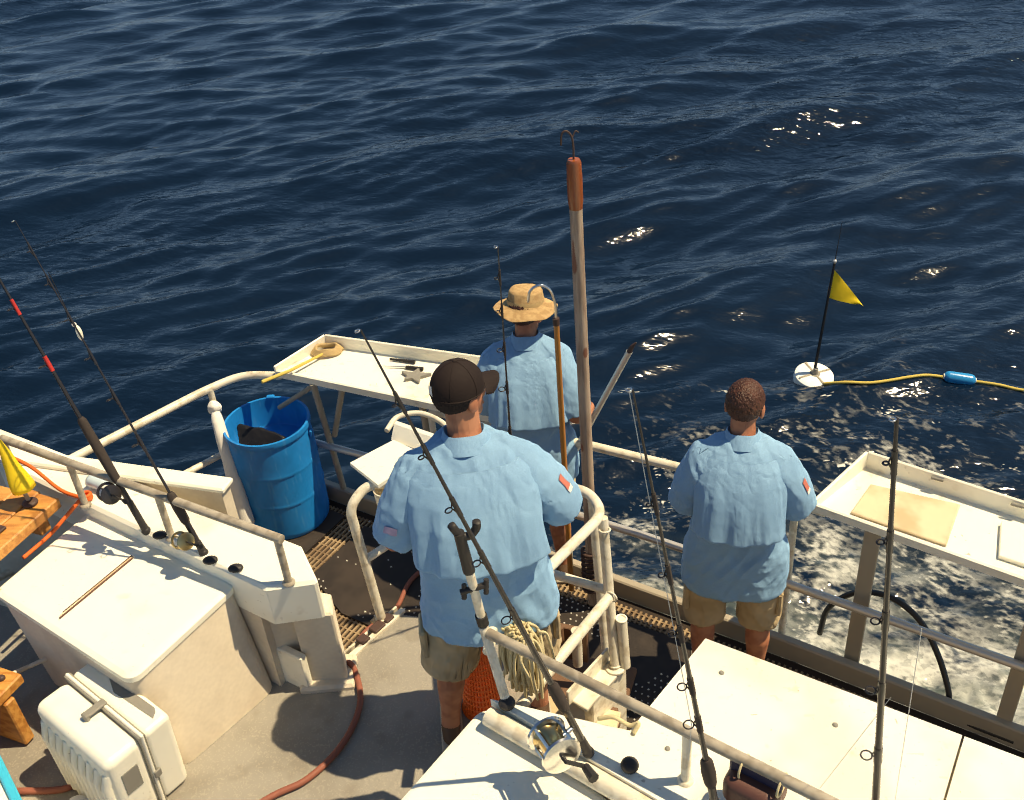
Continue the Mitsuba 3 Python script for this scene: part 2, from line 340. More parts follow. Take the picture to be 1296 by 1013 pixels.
while k < 3.6:
    o = P0 + UU * k; seg = PP.intersection(LineString([o - VV * 3, o + VV * 3])); k += .030; row += 1
    for g in getattr(seg, 'geoms', [seg]):
        if g.is_empty or g.geom_type != 'LineString': continue
        (x0, y0), (x1, y1) = list(g.coords)[0], list(g.coords)[-1]; L = math.hypot(x1 - x0, y1 - y0)
        nt = max(2, int(L / .035)); mid = A([(x0 + x1) / 2, (y0 + y1) / 2])
        b = trimesh.creation.box([L, .0105, .012]); ribs.append(place(b, R2, [mid[0], mid[1], -.006]))
        if row % 2 == 0:
            for t in np.arange(.02, L, .045):
                q = A([x0, y0]) + (A([x1, y1]) - A([x0, y0])) * t / L
                if RNG.random() < .12: studs.append(hull([[q[0] + .0075 * math.cos(g_), q[1] + .0075 * math.sin(g_), 0] for g_ in np.arange(6)] + [[q[0] + .005 * math.cos(g_), q[1] + .005 * math.sin(g_), .006] for g_ in np.arange(6)]))
cross = []
k = -1.2
while k < 2.3:
    seg = PP.intersection(LineString([P0 - UU * 4 + VV * (k - .9), P0 + UU * 4 + VV * (k - .9)])); k += .06
    for g in getattr(seg, 'geoms', [seg]):
        if g.is_empty or g.geom_type != 'LineString': continue
        (x0, y0), (x1, y1) = list(g.coords)[0], list(g.coords)[-1]; L = math.hypot(x1 - x0, y1 - y0)
        cross.append(place(trimesh.creation.box([L, .010, .008]), frame([UU[0], UU[1], 0]), [(x0 + x1) / 2, (y0 + y1) / 2, -.009]))
part(pk, 'grating_bar', cat(ribs), 'grate_tan', False, kind='stuff')
part(pk, 'cross_bar', cat(cross), 'grate_tan', False, kind='stuff')
part(pk, 'anti_slip_stud', cat(studs), 'stud_metal', False, kind='stuff')
for label_, poly in (('mat', [(-1.75, 4.94), (-1.40, 5.20), (-1.20, 5.06), (-1.113, 4.992), (-1.388, 4.588), (-1.75, 4.30), (-2.25, 4.55)]),
                     ('mat', [(-1.268, 4.48), (-.98, 4.88), (-.15, 4.36), (-.42, 3.95), (-.62, 3.68), (-.84, 4.00), (-1.06, 4.15)]),
                     ('mat', [(-.10, 4.33), (.49, 3.93), (1.0, 3.60), (.72, 3.18), (.62, 2.60), (.34, 2.72), (.30, 3.05), (-.35, 3.90)]),
                     ('mat', [(1.02, 3.59), (2.10, 2.83), (1.95, 2.60), (1.20, 2.55), (.76, 3.15)])):
    MP = Polygon(poly); mk = part(pk, 'rubber_mat', slab(poly, .001, .011), 'mat_brown', False); dots = []
    for a_ in np.arange(-4, 4, .034):
        for b_ in np.arange(-3, 3, .040):
            q = P0 + UU * (a_ + .017 * (round(b_ / .040) % 2)) + VV * b_
            if MP.contains(Point(*q)) and RNG.random() < (.97 if meshkit.noise([[q[0] * 3, q[1] * 3, 0.5]], 4)[0] > .5 else .04):
                rr_ = .0045 + .003 * RNG.random(); dots.append(hull([[q[0] + rr_ * math.cos(g_), q[1] + rr_ * math.sin(g_), .010] for g_ in np.arange(7) * .9] + [[q[0] + rr_ * .6 * math.cos(g_), q[1] + rr_ * .6 * math.sin(g_), .015] for g_ in np.arange(7) * .9]))
    part(mk, 'raised_dot', cat(dots), 'worn_paint', False, kind='stuff')
# edge sill: upright plate with a flat cap
s3 = [np.array([*p, 0]) for p in SILL]
sl = []
for a, b in zip(SILL, SILL[1:]):
    d = b - a; L = np.linalg.norm(d); d = d / L; n_ = A([-d[1], d[0]]); c = (a + b) / 2 + n_ * .035
    sl.append(cbox([L + .02, .05, .13], [c[0], c[1], .035], frame([d[0], d[1], 0]) @ A([[1, 0, 0], [0, 0, 1], [0, -1, 0]]).T if False else np.column_stack([[d[0], d[1], 0], [-d[1], d[0], 0], [0, 0, 1.0]]), .008))
for m in sl: part(pk, 'edge_sill', m, 'dark_leg', 35)
deck = [(-.62, 3.475), (-.20, 3.36), (-.02, 2.95), (-.10, 2.40), (-.10, 1.2), (-2.9, 1.2), (-2.9, 3.9), (-1.6, 3.3), (-.93, 3.12), (-.877, 3.181)]
dk = struct('deck', slab(deck, -.02, .65), 'deck_paint', 'worn grey non slip upper deck', smooth=False)
e1 = A([-.877, 3.181, .655]); e2 = A([-.60, 3.50, .655])
RE = np.column_stack([(e2 - e1) / np.linalg.norm(e2 - e1), np.cross([0, 0, 1.0], (e2 - e1) / np.linalg.norm(e2 - e1)), [0, 0, 1.0]])
part(dk, 'edge_strip', cbox([np.linalg.norm(e2 - e1), .03, .02], (e1 + e2) / 2, RE, .004), 'cream_paint')
part(dk, 'edge_strip', cbox([.42, .012, .04], (e1 + e2) / 2 + A([-.035, .030, -.02]), RE, .004), 'cream_paint')
for t, s in ((.40, .05), (.62, .07), (.78, .05)):
    q = e1 + (e2 - e1) * t + A([-.012, .012, .012]); part(dk, 'hinge', cbox([s, .05, .02], q, RE, .004), 'rust_iron')

# left housing (white side box with rail), right housing (the big white cover)
def zpoly(p): return [tuple(q) for q in p]
hk = thing('side_housing', 'white raised side housing on the left carrying the short grey rail and rods', 'boat housing')
part(hk, 'top_box', prism([(-1.06, 3.045), (-.845, 3.062), (-.945, 3.295), (-1.487, 3.64), (-3.1, 4.70), (-3.1, 4.50)], 1.08, 1.30, .014), 'white_gelcoat', 25)
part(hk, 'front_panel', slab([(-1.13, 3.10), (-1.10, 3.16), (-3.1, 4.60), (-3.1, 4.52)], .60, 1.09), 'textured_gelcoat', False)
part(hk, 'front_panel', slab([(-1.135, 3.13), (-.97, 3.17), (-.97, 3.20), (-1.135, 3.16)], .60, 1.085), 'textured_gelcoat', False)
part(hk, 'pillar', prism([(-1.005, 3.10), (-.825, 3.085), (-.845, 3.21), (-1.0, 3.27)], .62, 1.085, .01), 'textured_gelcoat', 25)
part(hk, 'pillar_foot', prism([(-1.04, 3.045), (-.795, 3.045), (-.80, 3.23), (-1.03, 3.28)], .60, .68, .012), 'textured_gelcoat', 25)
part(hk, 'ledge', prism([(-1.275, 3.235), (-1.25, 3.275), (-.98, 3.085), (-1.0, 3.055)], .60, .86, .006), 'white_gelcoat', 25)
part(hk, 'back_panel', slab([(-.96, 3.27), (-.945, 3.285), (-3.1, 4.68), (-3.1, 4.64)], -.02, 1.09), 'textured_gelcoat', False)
bw = thing('bulwark', 'cream bulwark wall with a rounded cap behind the left housing', 'boat wall')
g0, g1 = A([-3.0, 4.26]), A([-1.36, 3.70]); gd = (g1 - g0) / np.linalg.norm(g1 - g0); gn = A([-gd[1], gd[0]])
part(bw, 'wall_panel', slab([tuple(g0), tuple(g1), tuple(g1 + gn * .07), tuple(g0 + gn * .07)], 0.0, 1.295), 'textured_gelcoat', False)
part(bw, 'cap', prism([tuple(g0 - gn * .012), tuple(g1 - gn * .012 + gd * .02), tuple(g1 + gn * .085 + gd * .02), tuple(g0 + gn * .085)], 1.295, 1.325, .008), 'white_gelcoat', 25)

ck = thing('deck_cover', 'wide flat white cover top filling the lower right corner', 'boat housing')
CP = [(-.166, 2.40), (.305, 2.205), (.355, 2.262), (.636, 2.587), (1.40, 2.066), (1.20, 1.55), (.40, 1.90)]
part(ck, 'top_panel', slab([(-.166, 2.395), (.300, 2.212), (.633, 2.587), (1.372, 2.083), (1.06, 1.62), (.9, 1.45), (.40, 1.90)], 1.262, 1.30), 'white_gelcoat', False)
part(ck, 'top_panel', slab([(1.378, 2.079), (2.6, 1.25), (2.0, .5), (.905, 1.445), (1.066, 1.616)], 1.262, 1.299), 'white_gelcoat', False)
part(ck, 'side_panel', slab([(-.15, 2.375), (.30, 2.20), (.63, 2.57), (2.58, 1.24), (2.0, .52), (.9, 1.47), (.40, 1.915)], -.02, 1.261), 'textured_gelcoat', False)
part(ck, 'rounded_lip', tube([(-.178, 2.352, 1.262), (.36, 1.905, 1.262), (1.0, 1.375, 1.262)], .034, 18), 'cream_paint', 50)
for x, y in ((.656, 2.422), (.98, 2.164), (.413, 2.128), (1.50, 1.78)):
    part(ck, 'drain_fitting', place(lathe([(0, .006), (.006, .005), (.009, .003), (.010, 0)], 14), None, [x, y, 1.30]), 'grey_label', 40)

# the two low storage boxes
def trunk(name, label, top, base, z0, z1):
    k = thing(name, label, 'storage box')
    T = Polygon(top); o = np.array(T.buffer(-.05).buffer(.05, quad_segs=4).exterior.coords)[:-1]; B_ = np.array(Polygon(base).buffer(-.07).buffer(.07, quad_segs=4).exterior.coords)[:-1]
    zz = lambda q, h: np.column_stack([q, np.full(len(q), h)])
    inn = np.array(T.buffer(-.02).buffer(-.04).buffer(.04, quad_segs=4).exterior.coords)[:-1]
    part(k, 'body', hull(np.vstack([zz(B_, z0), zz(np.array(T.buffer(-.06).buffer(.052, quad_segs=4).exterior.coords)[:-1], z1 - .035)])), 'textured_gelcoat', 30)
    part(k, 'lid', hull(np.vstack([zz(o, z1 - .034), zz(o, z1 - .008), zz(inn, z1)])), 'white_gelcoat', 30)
    return k
trunk('storage_box', 'large white flat topped storage box with sloping sides at the left', [(-2.27, 3.255), (-1.537, 2.69), (-1.215, 3.175), (-1.99, 3.775)], [(-2.235, 3.27), (-1.485, 2.70), (-1.14, 3.105), (-1.9, 3.70)], .652, 1.22)
trunk('storage_box', 'white storage box top at the bottom centre below the big reel', [(-.190, 2.443), (-.70, 1.81), (-.2, 1.35), (.42, 1.77), (.34, 1.86)], [(-.23, 2.44), (-.72, 1.85), (-.2, 1.40), (.38, 1.77), (.30, 1.86)], .652, 1.22)

# grey rails on the housings
def short_rail(label, a, b, posts, zt, zb, ext=None):
    k = thing('grab_rail', label, 'rail')
    part(k, 'top_pipe', tube([A([*a, zt]), A([*b, zt])], .019, 16), 'grey_pipe', 50)
    for t, m in posts:
        q = A(a) + (A(b) - A(a)) * t; part(k, 'post', tube([[*q, zt - .012], [*q, zb]], .0155, 14), m, 50)
        part(k, 'post_base', place(lathe([(0, .012), (.02, .012), (.026, .006), (.027, 0)], 16), None, [*q, zb]), m, 40)
    return k
gr_l = short_rail('grey pipe rail with short posts on the left white housing', (-2.36, 3.925), (-.945, 3.055), [(.985, 'grey_pipe'), (.595, 'grey_pipe'), (.27, 'grey_pipe'), (.0, 'grey_pipe')], 1.545, 1.30)
gr_r = short_rail('grey pipe rail running across the bottom right over the white cover', (-.150, 2.475), (.98, 1.585), [(.53, 'cream_paint'), (.955, 'grey_pipe')], 1.545, 1.30)
part(gr_r, 'end_post', tube([[-.165, 2.49, 1.56], [-.11, 2.362, 1.32]], .0175, 14), 'cream_paint', 50)
for x, y in ((-.108, 2.356), (.279, 2.065)):
    part(gr_r, 'rubber_foot', ball([x, y, 1.318], [.030, .030, .024]), 'dark_rubber', True)
for x, y in ((-1.572, 3.421), (-1.315, 3.231), (-1.198, 3.169)):
    part(gr_l, 'rubber_foot', ball([x, y, 1.312], [.032, .024, .015]), 'dark_rubber', True)

# corner guard rail with its middle rail
k = thing('guard_rail', 'cream pipe guard rail curving round the stern corner behind the blue barrel', 'rail')
part(k, 'top_pipe', tube(fillet([(-2.95, 4.05, .95), (-1.80, 5.13, .95), (-1.60, 5.27, .95), (-1.36, 5.20, .96)], .14, 8), .024, 14), 'cream_paint', 50)
part(k, 'middle_pipe', tube([(-2.9, 4.07, .5), (-2.02, 4.90, .5), (-1.72, 5.16, .5)], .020, 14), 'cream_paint', 50)
for x, y in ((-1.775, 5.135), (-2.5, 4.45)): part(k, 'post', tube([(x, y, .95), (x, y, -.01)], .019, 14), 'cream_paint', 50)
k = thing('guard_rail', 'cream pipe guard rail between the tall pole and the man on the right', 'rail')
part(k, 'top_pipe', tube([(-.46, 4.74, .93), (.398, 4.262, .95), (.809, 4.025, .95), (1.42, 3.60, .95)], .024, 14), 'cream_paint', 50)
part(k, 'middle_pipe', tube([(-1.28, 5.16, .5), (.006, 4.437, .5), (.651, 4.026, .5), (1.237, 3.631, .5), (2.146, 2.985, .5), (2.7, 2.55, .5)], .022, 14), 'aluminium', 50)
for x, y in ((-.46, 4.73), (1.30, 3.68)): part(k, 'post', tube([(x, y, .93), (x, y, 0.0)], .019, 14), 'cream_paint', 50)

for x, y in ((-.46, 4.73), (1.30, 3.68)):
    part(k, 'base_flange', place(lathe([(0, .014), (.03, .014), (.045, .008), (.046, 0)], 20), None, [x, y, .002]), 'cream_paint', 40); part(k, 'weld_bead', torus((x, y, .922), (0, 0, 1), .020, .005, 20, 6), 'cream_paint', True)
# bait tables
def tray(name, label, fl, fr, bl, br, z, wall, lip, mat_, chamfer=None):
    k = thing(name, label, 'table'); fl, fr, bl, br = map(A, (fl, fr, bl, br))
    part(k, 'tray_floor', slab([tuple(fl), tuple(fr), tuple(br), tuple(bl)], z - .03, z), mat_, False)
    def wallm(a, b, h0, h1, t=.016, inward=A([0, 0])):
        d = (b - a) / np.linalg.norm(b - a); n_ = A([-d[1], d[0]]) * t
        pts = []
        for q, h in ((a, h0), (b, h1)):
            for s in (0, 1):
                for zz in (z - .03, z + h - .005): pts.append([*(q + n_ * s), zz])
                pts.append([*(q + n_ * .5), z + h])
        return hull(pts)
    part(k, 'back_wall', wallm(br, bl, wall, wall) if False else wallm(bl, br, wall, wall), 'white_gelcoat' if False else mat_, 30)
    part(k, 'end_wall', wallm(fl, bl, wall * .55, wall), mat_, 30)
    part(k, 'front_lip', wallm(fl, fr, lip, lip, .022), mat_, 30)
    return k
t1 = tray('bait_table', 'cream bait table tray on splayed legs at the back left corner rail', (-1.375, 5.17), (-.02, 4.47), (-1.10, 5.425), (.22, 4.86), 1.0, .085, .018, 'white_gelcoat')
part(t1, 'leg', tube([(-1.15, 5.06, .975), (-1.12, 5.18, 0.0)], .020, 12), 'dark_leg', 50)
part(t1, 'leg', tube([(-.97, 4.99, .975), (-1.10, 5.12, .55)], .018, 12), 'dark_leg', 50)
part(t1, 'leg', tube([(-.505, 4.76, .975), (-.47, 4.79, 0.0)], .022, 12), 'dark_leg', 50)
part(t1, 'brace', tube([(-1.08, 5.12, .97), (-1.42, 5.22, .72)], .015, 10), 'dark_leg', 50)
t2 = tray('bait_table', 'long cream bait table tray at the right edge over the foamy wake', (1.362, 3.581), (2.85, 2.38), (1.68, 3.84), (3.05, 2.72), 1.0, .095, .016, 'white_gelcoat')
part(t2, 'leg', cbox([.075, .02, .96], [1.60, 3.47, .50], np.column_stack([[UU[0], UU[1], 0], [VV[0], VV[1], 0], [0, 0, 1.0]]), .004), 'dark_leg')
part(t2, 'leg', cbox([.07, .02, .96], [2.17, 3.02, .50], np.column_stack([[UU[0], UU[1], 0], [VV[0], VV[1], 0], [0, 0, 1.0]]), .004), 'dark_leg')
for x, y in ((1.93, 3.635), (2.20, 3.41)):
    part(t2, 'latch', cbox([.055, .012, .014], [x, y - .012, 1.075], np.column_stack([[UU[0], UU[1], 0], [VV[0], VV[1], 0], [0, 0, 1.0]]), .003), 'grey_label')
solo('cutting_board', prism([(1.50, 3.515), (1.655, 3.70), (2.0, 3.505), (1.835, 3.252)], 1.002, 1.016, .004), 'tan_board', 'worn tan cutting board on the right bait table', 'cutting board')
solo('cutting_board', prism([(2.12, 3.361), (2.02, 3.154), (2.45, 2.82), (2.56, 3.05)], 1.002, 1.022, .004), 'cream_board', 'white cutting board at the right edge of the frame on the bait table', 'cutting board')
k = thing('rope_coil', 'small tan rope coil in the back corner of the left bait table', 'rope')
g = np.linspace(0, 2 * np.pi * 5, 160)
scene[k] = mikit.ply(tube(np.stack([-1.09 + (.085 - .006 * g / 6.28) * np.cos(g) * 1.1, 5.35 + (.085 - .006 * g / 6.28) * np.sin(g) * .8, 1.012 + .006 * g / 6.28 + .006 * np.sin(3 * g)], -1), .009, 7), 'tan_rope', smooth=True)
solo('gaff_stick', tube([(-1.42, 4.99, 1.06), (-1.28, 5.11, 1.045), (-1.10, 5.30, 1.03)], [.011, .010, .008], 8), 'yellow_rope', 'yellow stick lying over the left corner of the bait table', 'stick')
g = np.arange(10) * 2 * np.pi / 10
rr = A([.085, .03, .07, .028, .08, .032, .06, .03, .075, .035])
solo('work_glove', place(trimesh.creation.extrude_polygon(Polygon(np.stack([rr * np.cos(g) * 1.1, rr * np.sin(g)], -1)).buffer(.008).buffer(-.004), .018, engine='earcut'), None, [-.548, 4.993, 1.002]), 'grey_label', 'dark splayed glove lying on the left bait table', 'glove')
kk = thing('fillet_knife', 'dark handled knife lying on the left bait table beyond the glove', 'knife')
part(kk, 'handle', tube([(-.60, 5.09, 1.014), (-.50, 5.055, 1.014)], .011, 8), 'dark_rubber', True)
part(kk, 'blade', hull([(-.60, 5.09, 1.012), (-.60, 5.105, 1.010), (-.80, 5.14, 1.012), (-.61, 5.098, 1.018)]), 'aluminium', False)
solo('sharpening_steel', tube([(-.70, 5.20, 1.012), (-.55, 5.14, 1.014)], [.006, .012], 8), 'dark_rubber', 'short dark rod against the back wall of the left bait table', 'sharpening steel')

# the pipe cage round the steps
k = thing('stair_cage', 'cream welded pipe cage railing round the steps down to the platform', 'railing')
part(k, 'top_pipe', tube(fillet([(-.70, 3.445, .652), (-.739, 3.424, 1.37), (-.66, 3.50, 1.43), (-.20, 3.47, 1.42), (.285, 3.36, 1.41), (.335, 3.20, 1.41), (-.145, 2.64, 1.41), (-.16, 2.52, 1.40)], .085, 7), .022, 14), 'cream_paint', 50)
part(k, 'post', tube([(.329, 3.185, 1.40), (.351, 3.036, .66)], .022, 14), 'cream_paint', 50)
part(k, 'post', tube([(.300, 3.33, 1.40), (.33, 3.23, .55)], .020, 14), 'cream_paint', 50)
part(k, 'middle_pipe', tube([(.34, 3.084, 1.05), (-.014, 2.625, 1.05)], .023, 14), 'cream_paint', 50)
part(k, 'middle_pipe', tube([(-.014, 2.625, 1.05), (-.13, 2.475, 1.04)], .023, 14), 'cream_paint', 50)
part(k, 'middle_pipe', tube([(.085, 3.262, 1.05), (.335, 3.12, 1.05)], .020, 14), 'cream_paint', 50)
part(k, 'middle_pipe', tube([(-.715, 3.44, 1.05), (-.45, 3.66, 1.06)], .019, 14), 'cream_paint', 50)
part(k, 'foot_plate', cbox([.09, .07, .014], [-.70, 3.45, .658], RE, .003), 'tan_board')
part(k, 'rod_holder', tube([(.385, 3.075, .92), (.395, 3.04, .66)], .024, 16), 'cream_paint', 50)
part(k, 'rod_holder_lip', torus([.385, 3.075, .92], [0, 0, 1], .022, .005), 'white_gelcoat', True)
part(k, 'base_channel', cbox([.30, .09, .02], [.27, 2.97, .645], rz(48), .004), 'cream_paint')
part(k, 'base_channel', cbox([.30, .012, .09], [.225, 2.975, .69], rz(48), .003), 'cream_paint')
part(k, 'base_bracket', cbox([.05, .26, .60], [.30, 2.99, .32], rz(48 - 90), .006), 'cream_paint')

def weld(parent, c, axis, R): part(parent, 'weld_bead', torus(c, axis, R, .0045, 22, 6), 'cream_paint', True)
cage = k
for c_, ax_, R_w in (((.346, 3.075, 1.055), (-.35, -.46, 0), .023), ((.335, 3.115, 1.05), (.25, -.14, 0), .020), ((-.715, 3.44, 1.05), (.265, .22, .01), .019), ((.333, 3.155, 1.36), (.02, -.15, -.74), .022), ((.09, 3.26, 1.05), (.25, -.14, 0), .020), ((.350, 3.04, .675), (.02, -.15, -.74), .024), ((-.702, 3.443, .672), (0, 0, 1), .024)): weld(cage, c_, ax_, R_w)
part(cage, 'base_flange', place(lathe([(0, .012), (.03, .012), (.042, .008), (.043, 0)], 20), None, [.351, 3.036, .656]), 'cream_paint', 40)
# steps inside the cage
k = thing('boarding_steps', 'brown wooden steps inside the pipe cage leading down to the platform', 'steps')
RS = rz(-22)
part(k, 'tread', cbox([.42, .20, .035], [.13, 2.93, .46], RS, .006), 'tan_board')
part(k, 'tread', cbox([.44, .24, .04], [.19, 3.17, .30], RS, .006), 'brown_step')
part(k, 'tread', cbox([.46, .24, .04], [.25, 3.43, .14], RS, .006), 'brown_step')
part(k, 'riser', cbox([.42, .03, .17], [.155, 3.045, .375], RS, .004), 'brown_step')
part(k, 'riser', cbox([.44, .03, .17], [.215, 3.30, .21], RS, .004), 'brown_step')
part(k, 'stringer', cbox([.03, .66, .10], [-.06, 3.27, .26], RS @ rx(-33), .004), 'brown_step')
k = thing('rod_rack', 'brown rack of short pipe sockets beside the steps in the cage', 'rod holder')
part(k, 'backing_board', cbox([.28, .03, .22], [.14, 3.52, .33], RS, .004), 'brown_step')
for i in range(3):
    c = A([.14, 3.50, .36]) + RS @ A([-.09 + .09 * i, -.03, 0]); part(k, 'socket', tube([c + A([0, 0, .12]), c - A([0, 0, .12])], .026, 14), 'cream_paint' if i != 1 else 'brown_step', 50)

# folding seat tray on the cage
k = thing('rail_seat', 'white hinged tray with a cup clamped on the cage rail left of the capped man', 'tray')
part(k, 'seat_panel', hull([(-.735, 3.615, 1.45), (-.60, 3.44, 1.45), (-.40, 3.60, 1.47), (-.545, 3.73, 1.47), (-.735, 3.615, 1.468), (-.60, 3.44, 1.468), (-.40, 3.60, 1.488), (-.545, 3.73, 1.488)]), 'white_gelcoat', 20)
part(k, 'back_panel', hull([(-.56, 3.755, 1.47), (-.36, 3.61, 1.47), (-.355, 3.66, 1.53), (-.54, 3.795, 1.53), (-.56, 3.765, 1.465), (-.36, 3.62, 1.465), (-.35, 3.68, 1.535), (-.53, 3.81, 1.535)]), 'white_gelcoat', 20)
part(k, 'cup', place(lathe([(.0, -.12), (.045, -.12), (.055, 0), (.050, 0), (.041, -.112), (0, -.112)], 24), frame([1, 0, 0]) if False else None, [-.575, 3.46, 1.43]), 'cream_paint', 40)
part(k, 'rim', tube(spline([(-.58, 3.80, 1.49), (-.53, 3.89, 1.50), (-.42, 3.90, 1.50), (-.31, 3.80, 1.49), (-.30, 3.70, 1.47)], 6), .013, 10), 'cream_paint', True)

# ---------------------------------------------------------------- barrel and its neighbours
k = thing('barrel', 'open blue plastic drum standing on the grating at the back left', 'barrel')
H_, R_ = .74, .258
prof = [(0, .0), (R_ * .93, 0), (R_ * .985, .02), (R_, .05)]
for zc in (.27, .49): prof += [(R_, zc - .022), (R_ + .004, zc - .008), (R_ + .004, zc + .008), (R_, zc + .022)]
prof += [(R_ * .985, .63), (R_ * .96, .69), (R_ * .965, .70), (R_ * 1.0, .705), (R_ * 1.01, .72), (R_ * 1.0, .74), (R_ * .945, .74), (R_ * .94, .70), (R_ * .93, .56), (R_ * .90, .545), (0, .54)]
part(k, 'body', place(lathe(prof, 64), None, [-1.472, 5.06, 0.002]), 'drum_blue', 40)
part(k, 'handle_lug', cbox([.05, .03, .02], [-1.462 - .02, 5.07 + R_ * .93, .745], None, .005), 'drum_blue')
part(k, 'handle_lug', cbox([.018, .035, .05], [-1.462 + R_ * .98, 5.07 - .06, .66], rz(-12), .005), 'drum_blue')
m = m3.Manifold.batch_hull([m3.Manifold.sphere(.022, 16).translate([float(x), float(y), float(z)]) for x, y, z in ((-.15, .02, .10), (.14, -.10, .03), (.16, -.06, .06), (-.12, -.09, .0), (.10, -.13, .0), (-.15, .06, .02), (.0, .03, .0))])
m = tri(m.refine_to_length(.014)); m.vertices += .035 * (np.stack([meshkit.fbm(m.vertices * 11, 4, s) for s in (1, 2, 3)], -1) - .5)
solo('trash_bag', place(m, rz(-8), [-1.50, 5.02, .628], .88), 'black_bag', 'black plastic bag stuffed in the top of the blue drum', 'bag', smooth=True)
# white towel tied to the post
pts = spline([(-1.765, 5.09, .83), (-1.735, 5.0, .74), (-1.70, 4.90, .48), (-1.675, 4.83, .16)], 10)
m = tube(pts, np.interp(np.linspace(0, 1, len(pts)), [0, .1, .5, 1], [.022, .030, .040, .052]), 18)
m.vertices += .02 * (np.stack([meshkit.fbm(m.vertices * A([14, 14, 4]), 3, s) for s in (4, 5, 6)], -1) - .5)
k = thing('towel', 'white cloth knotted to the corner rail post beside the blue drum', 'cloth')
part(k, 'drape', m, 'white_cloth', True)
m = ball([-1.77, 5.10, .84], [.042, .040, .038], 3); m.vertices += .035 * (np.stack([meshkit.fbm(m.vertices * 16, 3, s) for s in (4, 5, 6)], -1) - .5)
part(k, 'knot', m, 'white_cloth', True)

# ---------------------------------------------------------------- things at the left
k = thing('wooden_bench', 'thick orange wooden plank top with a yellow flag stuck in it at the left edge', 'bench')
bd = A([.60, -.40, 0]) / np.linalg.norm([.60, -.40, 0])
RB = np.column_stack([A([.42, .90, 0]) / np.linalg.norm([.42, .90]), A([-.90, .42, 0]) / np.linalg.norm([.42, .90]), [0, 0, 1.0]])
cor = A([-2.083, 3.690])
def pl(a0, a1, b0, b1, z0, z1): return prism([tuple(cor + RB[:2, 0] * a + RB[:2, 1] * b) for a, b in ((a0, b0), (a1, b0), (a1, b1), (a0, b1))], z0, z1, .006)
part(k, 'plank', pl(-.62, 0, 0, .115, 1.30, 1.355), 'orange_wood', 20); part(k, 'plank', pl(-.62, .01, .12, .235, 1.30, 1.357), 'orange_wood', 20); part(k, 'plank', pl(-.62, -.01, .24, .42, 1.30, 1.354), 'orange_wood', 20)
part(k, 'batten', pl(-.13, -.07, .03, .41, 1.222, 1.299), 'orange_wood', 20); part(k, 'batten', pl(-.55, -.49, .03, .41, 1.222, 1.299), 'orange_wood', 20)
part(k, 'bracket', cbox([.07, .04, .012], [cor[0] - .20, cor[1] - .21, 1.362], RB, .003), 'rust_iron')
k = thing('signal_flag', 'yellow flag furled round a short staff on the wooden bench', 'flag')
fb = A([-2.20, 3.66, 1.355]); ft = fb + A([-.05, .03, .36])
part(k, 'staff', tube([fb, fb + (ft - fb) * .98], .010, 10), 'grey_pipe', 50)
pts = np.linspace(0, 1, 12); m = tube([fb + (ft - fb) * (.25 + .70 * t) + A([.012, -.004, 0]) for t in pts], np.interp(pts, [0, .04, .3, 1], [.052, .054, .040, .012]), 20)
gg = np.arctan2(m.vertices[:, 1] - fb[1], m.vertices[:, 0] - fb[0]); m.vertices += .014 * (np.stack([meshkit.fbm(m.vertices * A([30, 30, 6]), 3, s) for s in (7, 8, 9)], -1) - .5)
part(k, 'flag_cloth', m, 'yellow_flag', True)
part(k, 'base_knob', ball(fb + A([0, 0, .01]), [.035, .035, .016]), 'rust_iron', True)
k = thing('flag_staff', 'grey staff with a round silver top at the left edge behind the bench', 'pole')
part(k, 'staff', tube([(-2.335, 3.86, 1.30), (-2.33, 3.83, 1.66)], .015, 12), 'grey_pipe', 50)
part(k, 'ball_top', ball([-2.33, 3.828, 1.675], .024), 'aluminium', True)
k = thing('wooden_bench', 'low yellow wooden step bench on the deck at the left edge', 'bench')
b0 = A([-2.135, 3.00, 0])
def bl_(sx, sy, sz, dx, dy, z): return cbox([sx, sy, sz], b0 + RB[:, 0] * dx + RB[:, 1] * dy + A([0, 0, z]), RB, .006)
part(k, 'plank', bl_(.40, .14, .05, -.20, .08, .95), 'orange_wood'); part(k, 'plank', bl_(.38, .14, .05, -.20, .235, .955), 'orange_wood')
part(k, 'leg', bl_(.05, .30, .26, -.10, .15, .79), 'orange_wood'); part(k, 'leg', bl_(.05, .30, .26, -.34, .15, .79), 'orange_wood')
part(k, 'knob', ball(b0 + RB[:, 0] * -.05 + RB[:, 1] * .07 + A([0, 0, .98]), [.016, .016, .014]), 'rust_iron', True)
part(k, 'rail_pipe', tube([b0 + A([-.2, .02, .90]), b0 + A([.04, .21, .86])], .010, 8), 'cream_paint', True)
k = thing('folding_ruler', 'long thin folding rule lying on the left white storage box', 'ruler')
ra, rb = A([-1.922, 3.066, 1.224]), A([-1.707, 3.398, 1.224]); rd = (rb - ra) / np.linalg.norm(rb - ra)
RR = np.column_stack([rd, np.cross([0, 0, 1.0], rd), [0, 0, 1.0]]); L = np.linalg.norm(rb - ra)
for s in (-1, 1): part(k, 'strip', cbox([L - .02 * (s > 0), .005, .008], (ra + rb) / 2 + RR[:, 1] * s * .007 + RR[:, 0] * .01 * s, RR, .001), 'maroon_leather')
part(k, 'face', cbox([L, .010, .004], (ra + rb) / 2, RR, .001), 'tan_board')
solo('deck_rope', tube(spline([(-2.46, 4.02, 1.41), (-2.29, 3.93, 1.37), (-2.12, 3.80, 1.312), (-1.978, 3.718, 1.314), (-1.99, 3.70, 1.33), (-2.06, 3.64, 1.28), (-2.13, 3.57, 1.235), (-2.2, 3.44, 1.232)], 8), .009, 8), 'orange_rope', 'orange rope running round the rail post beside the wooden bench', 'rope', smooth=True)
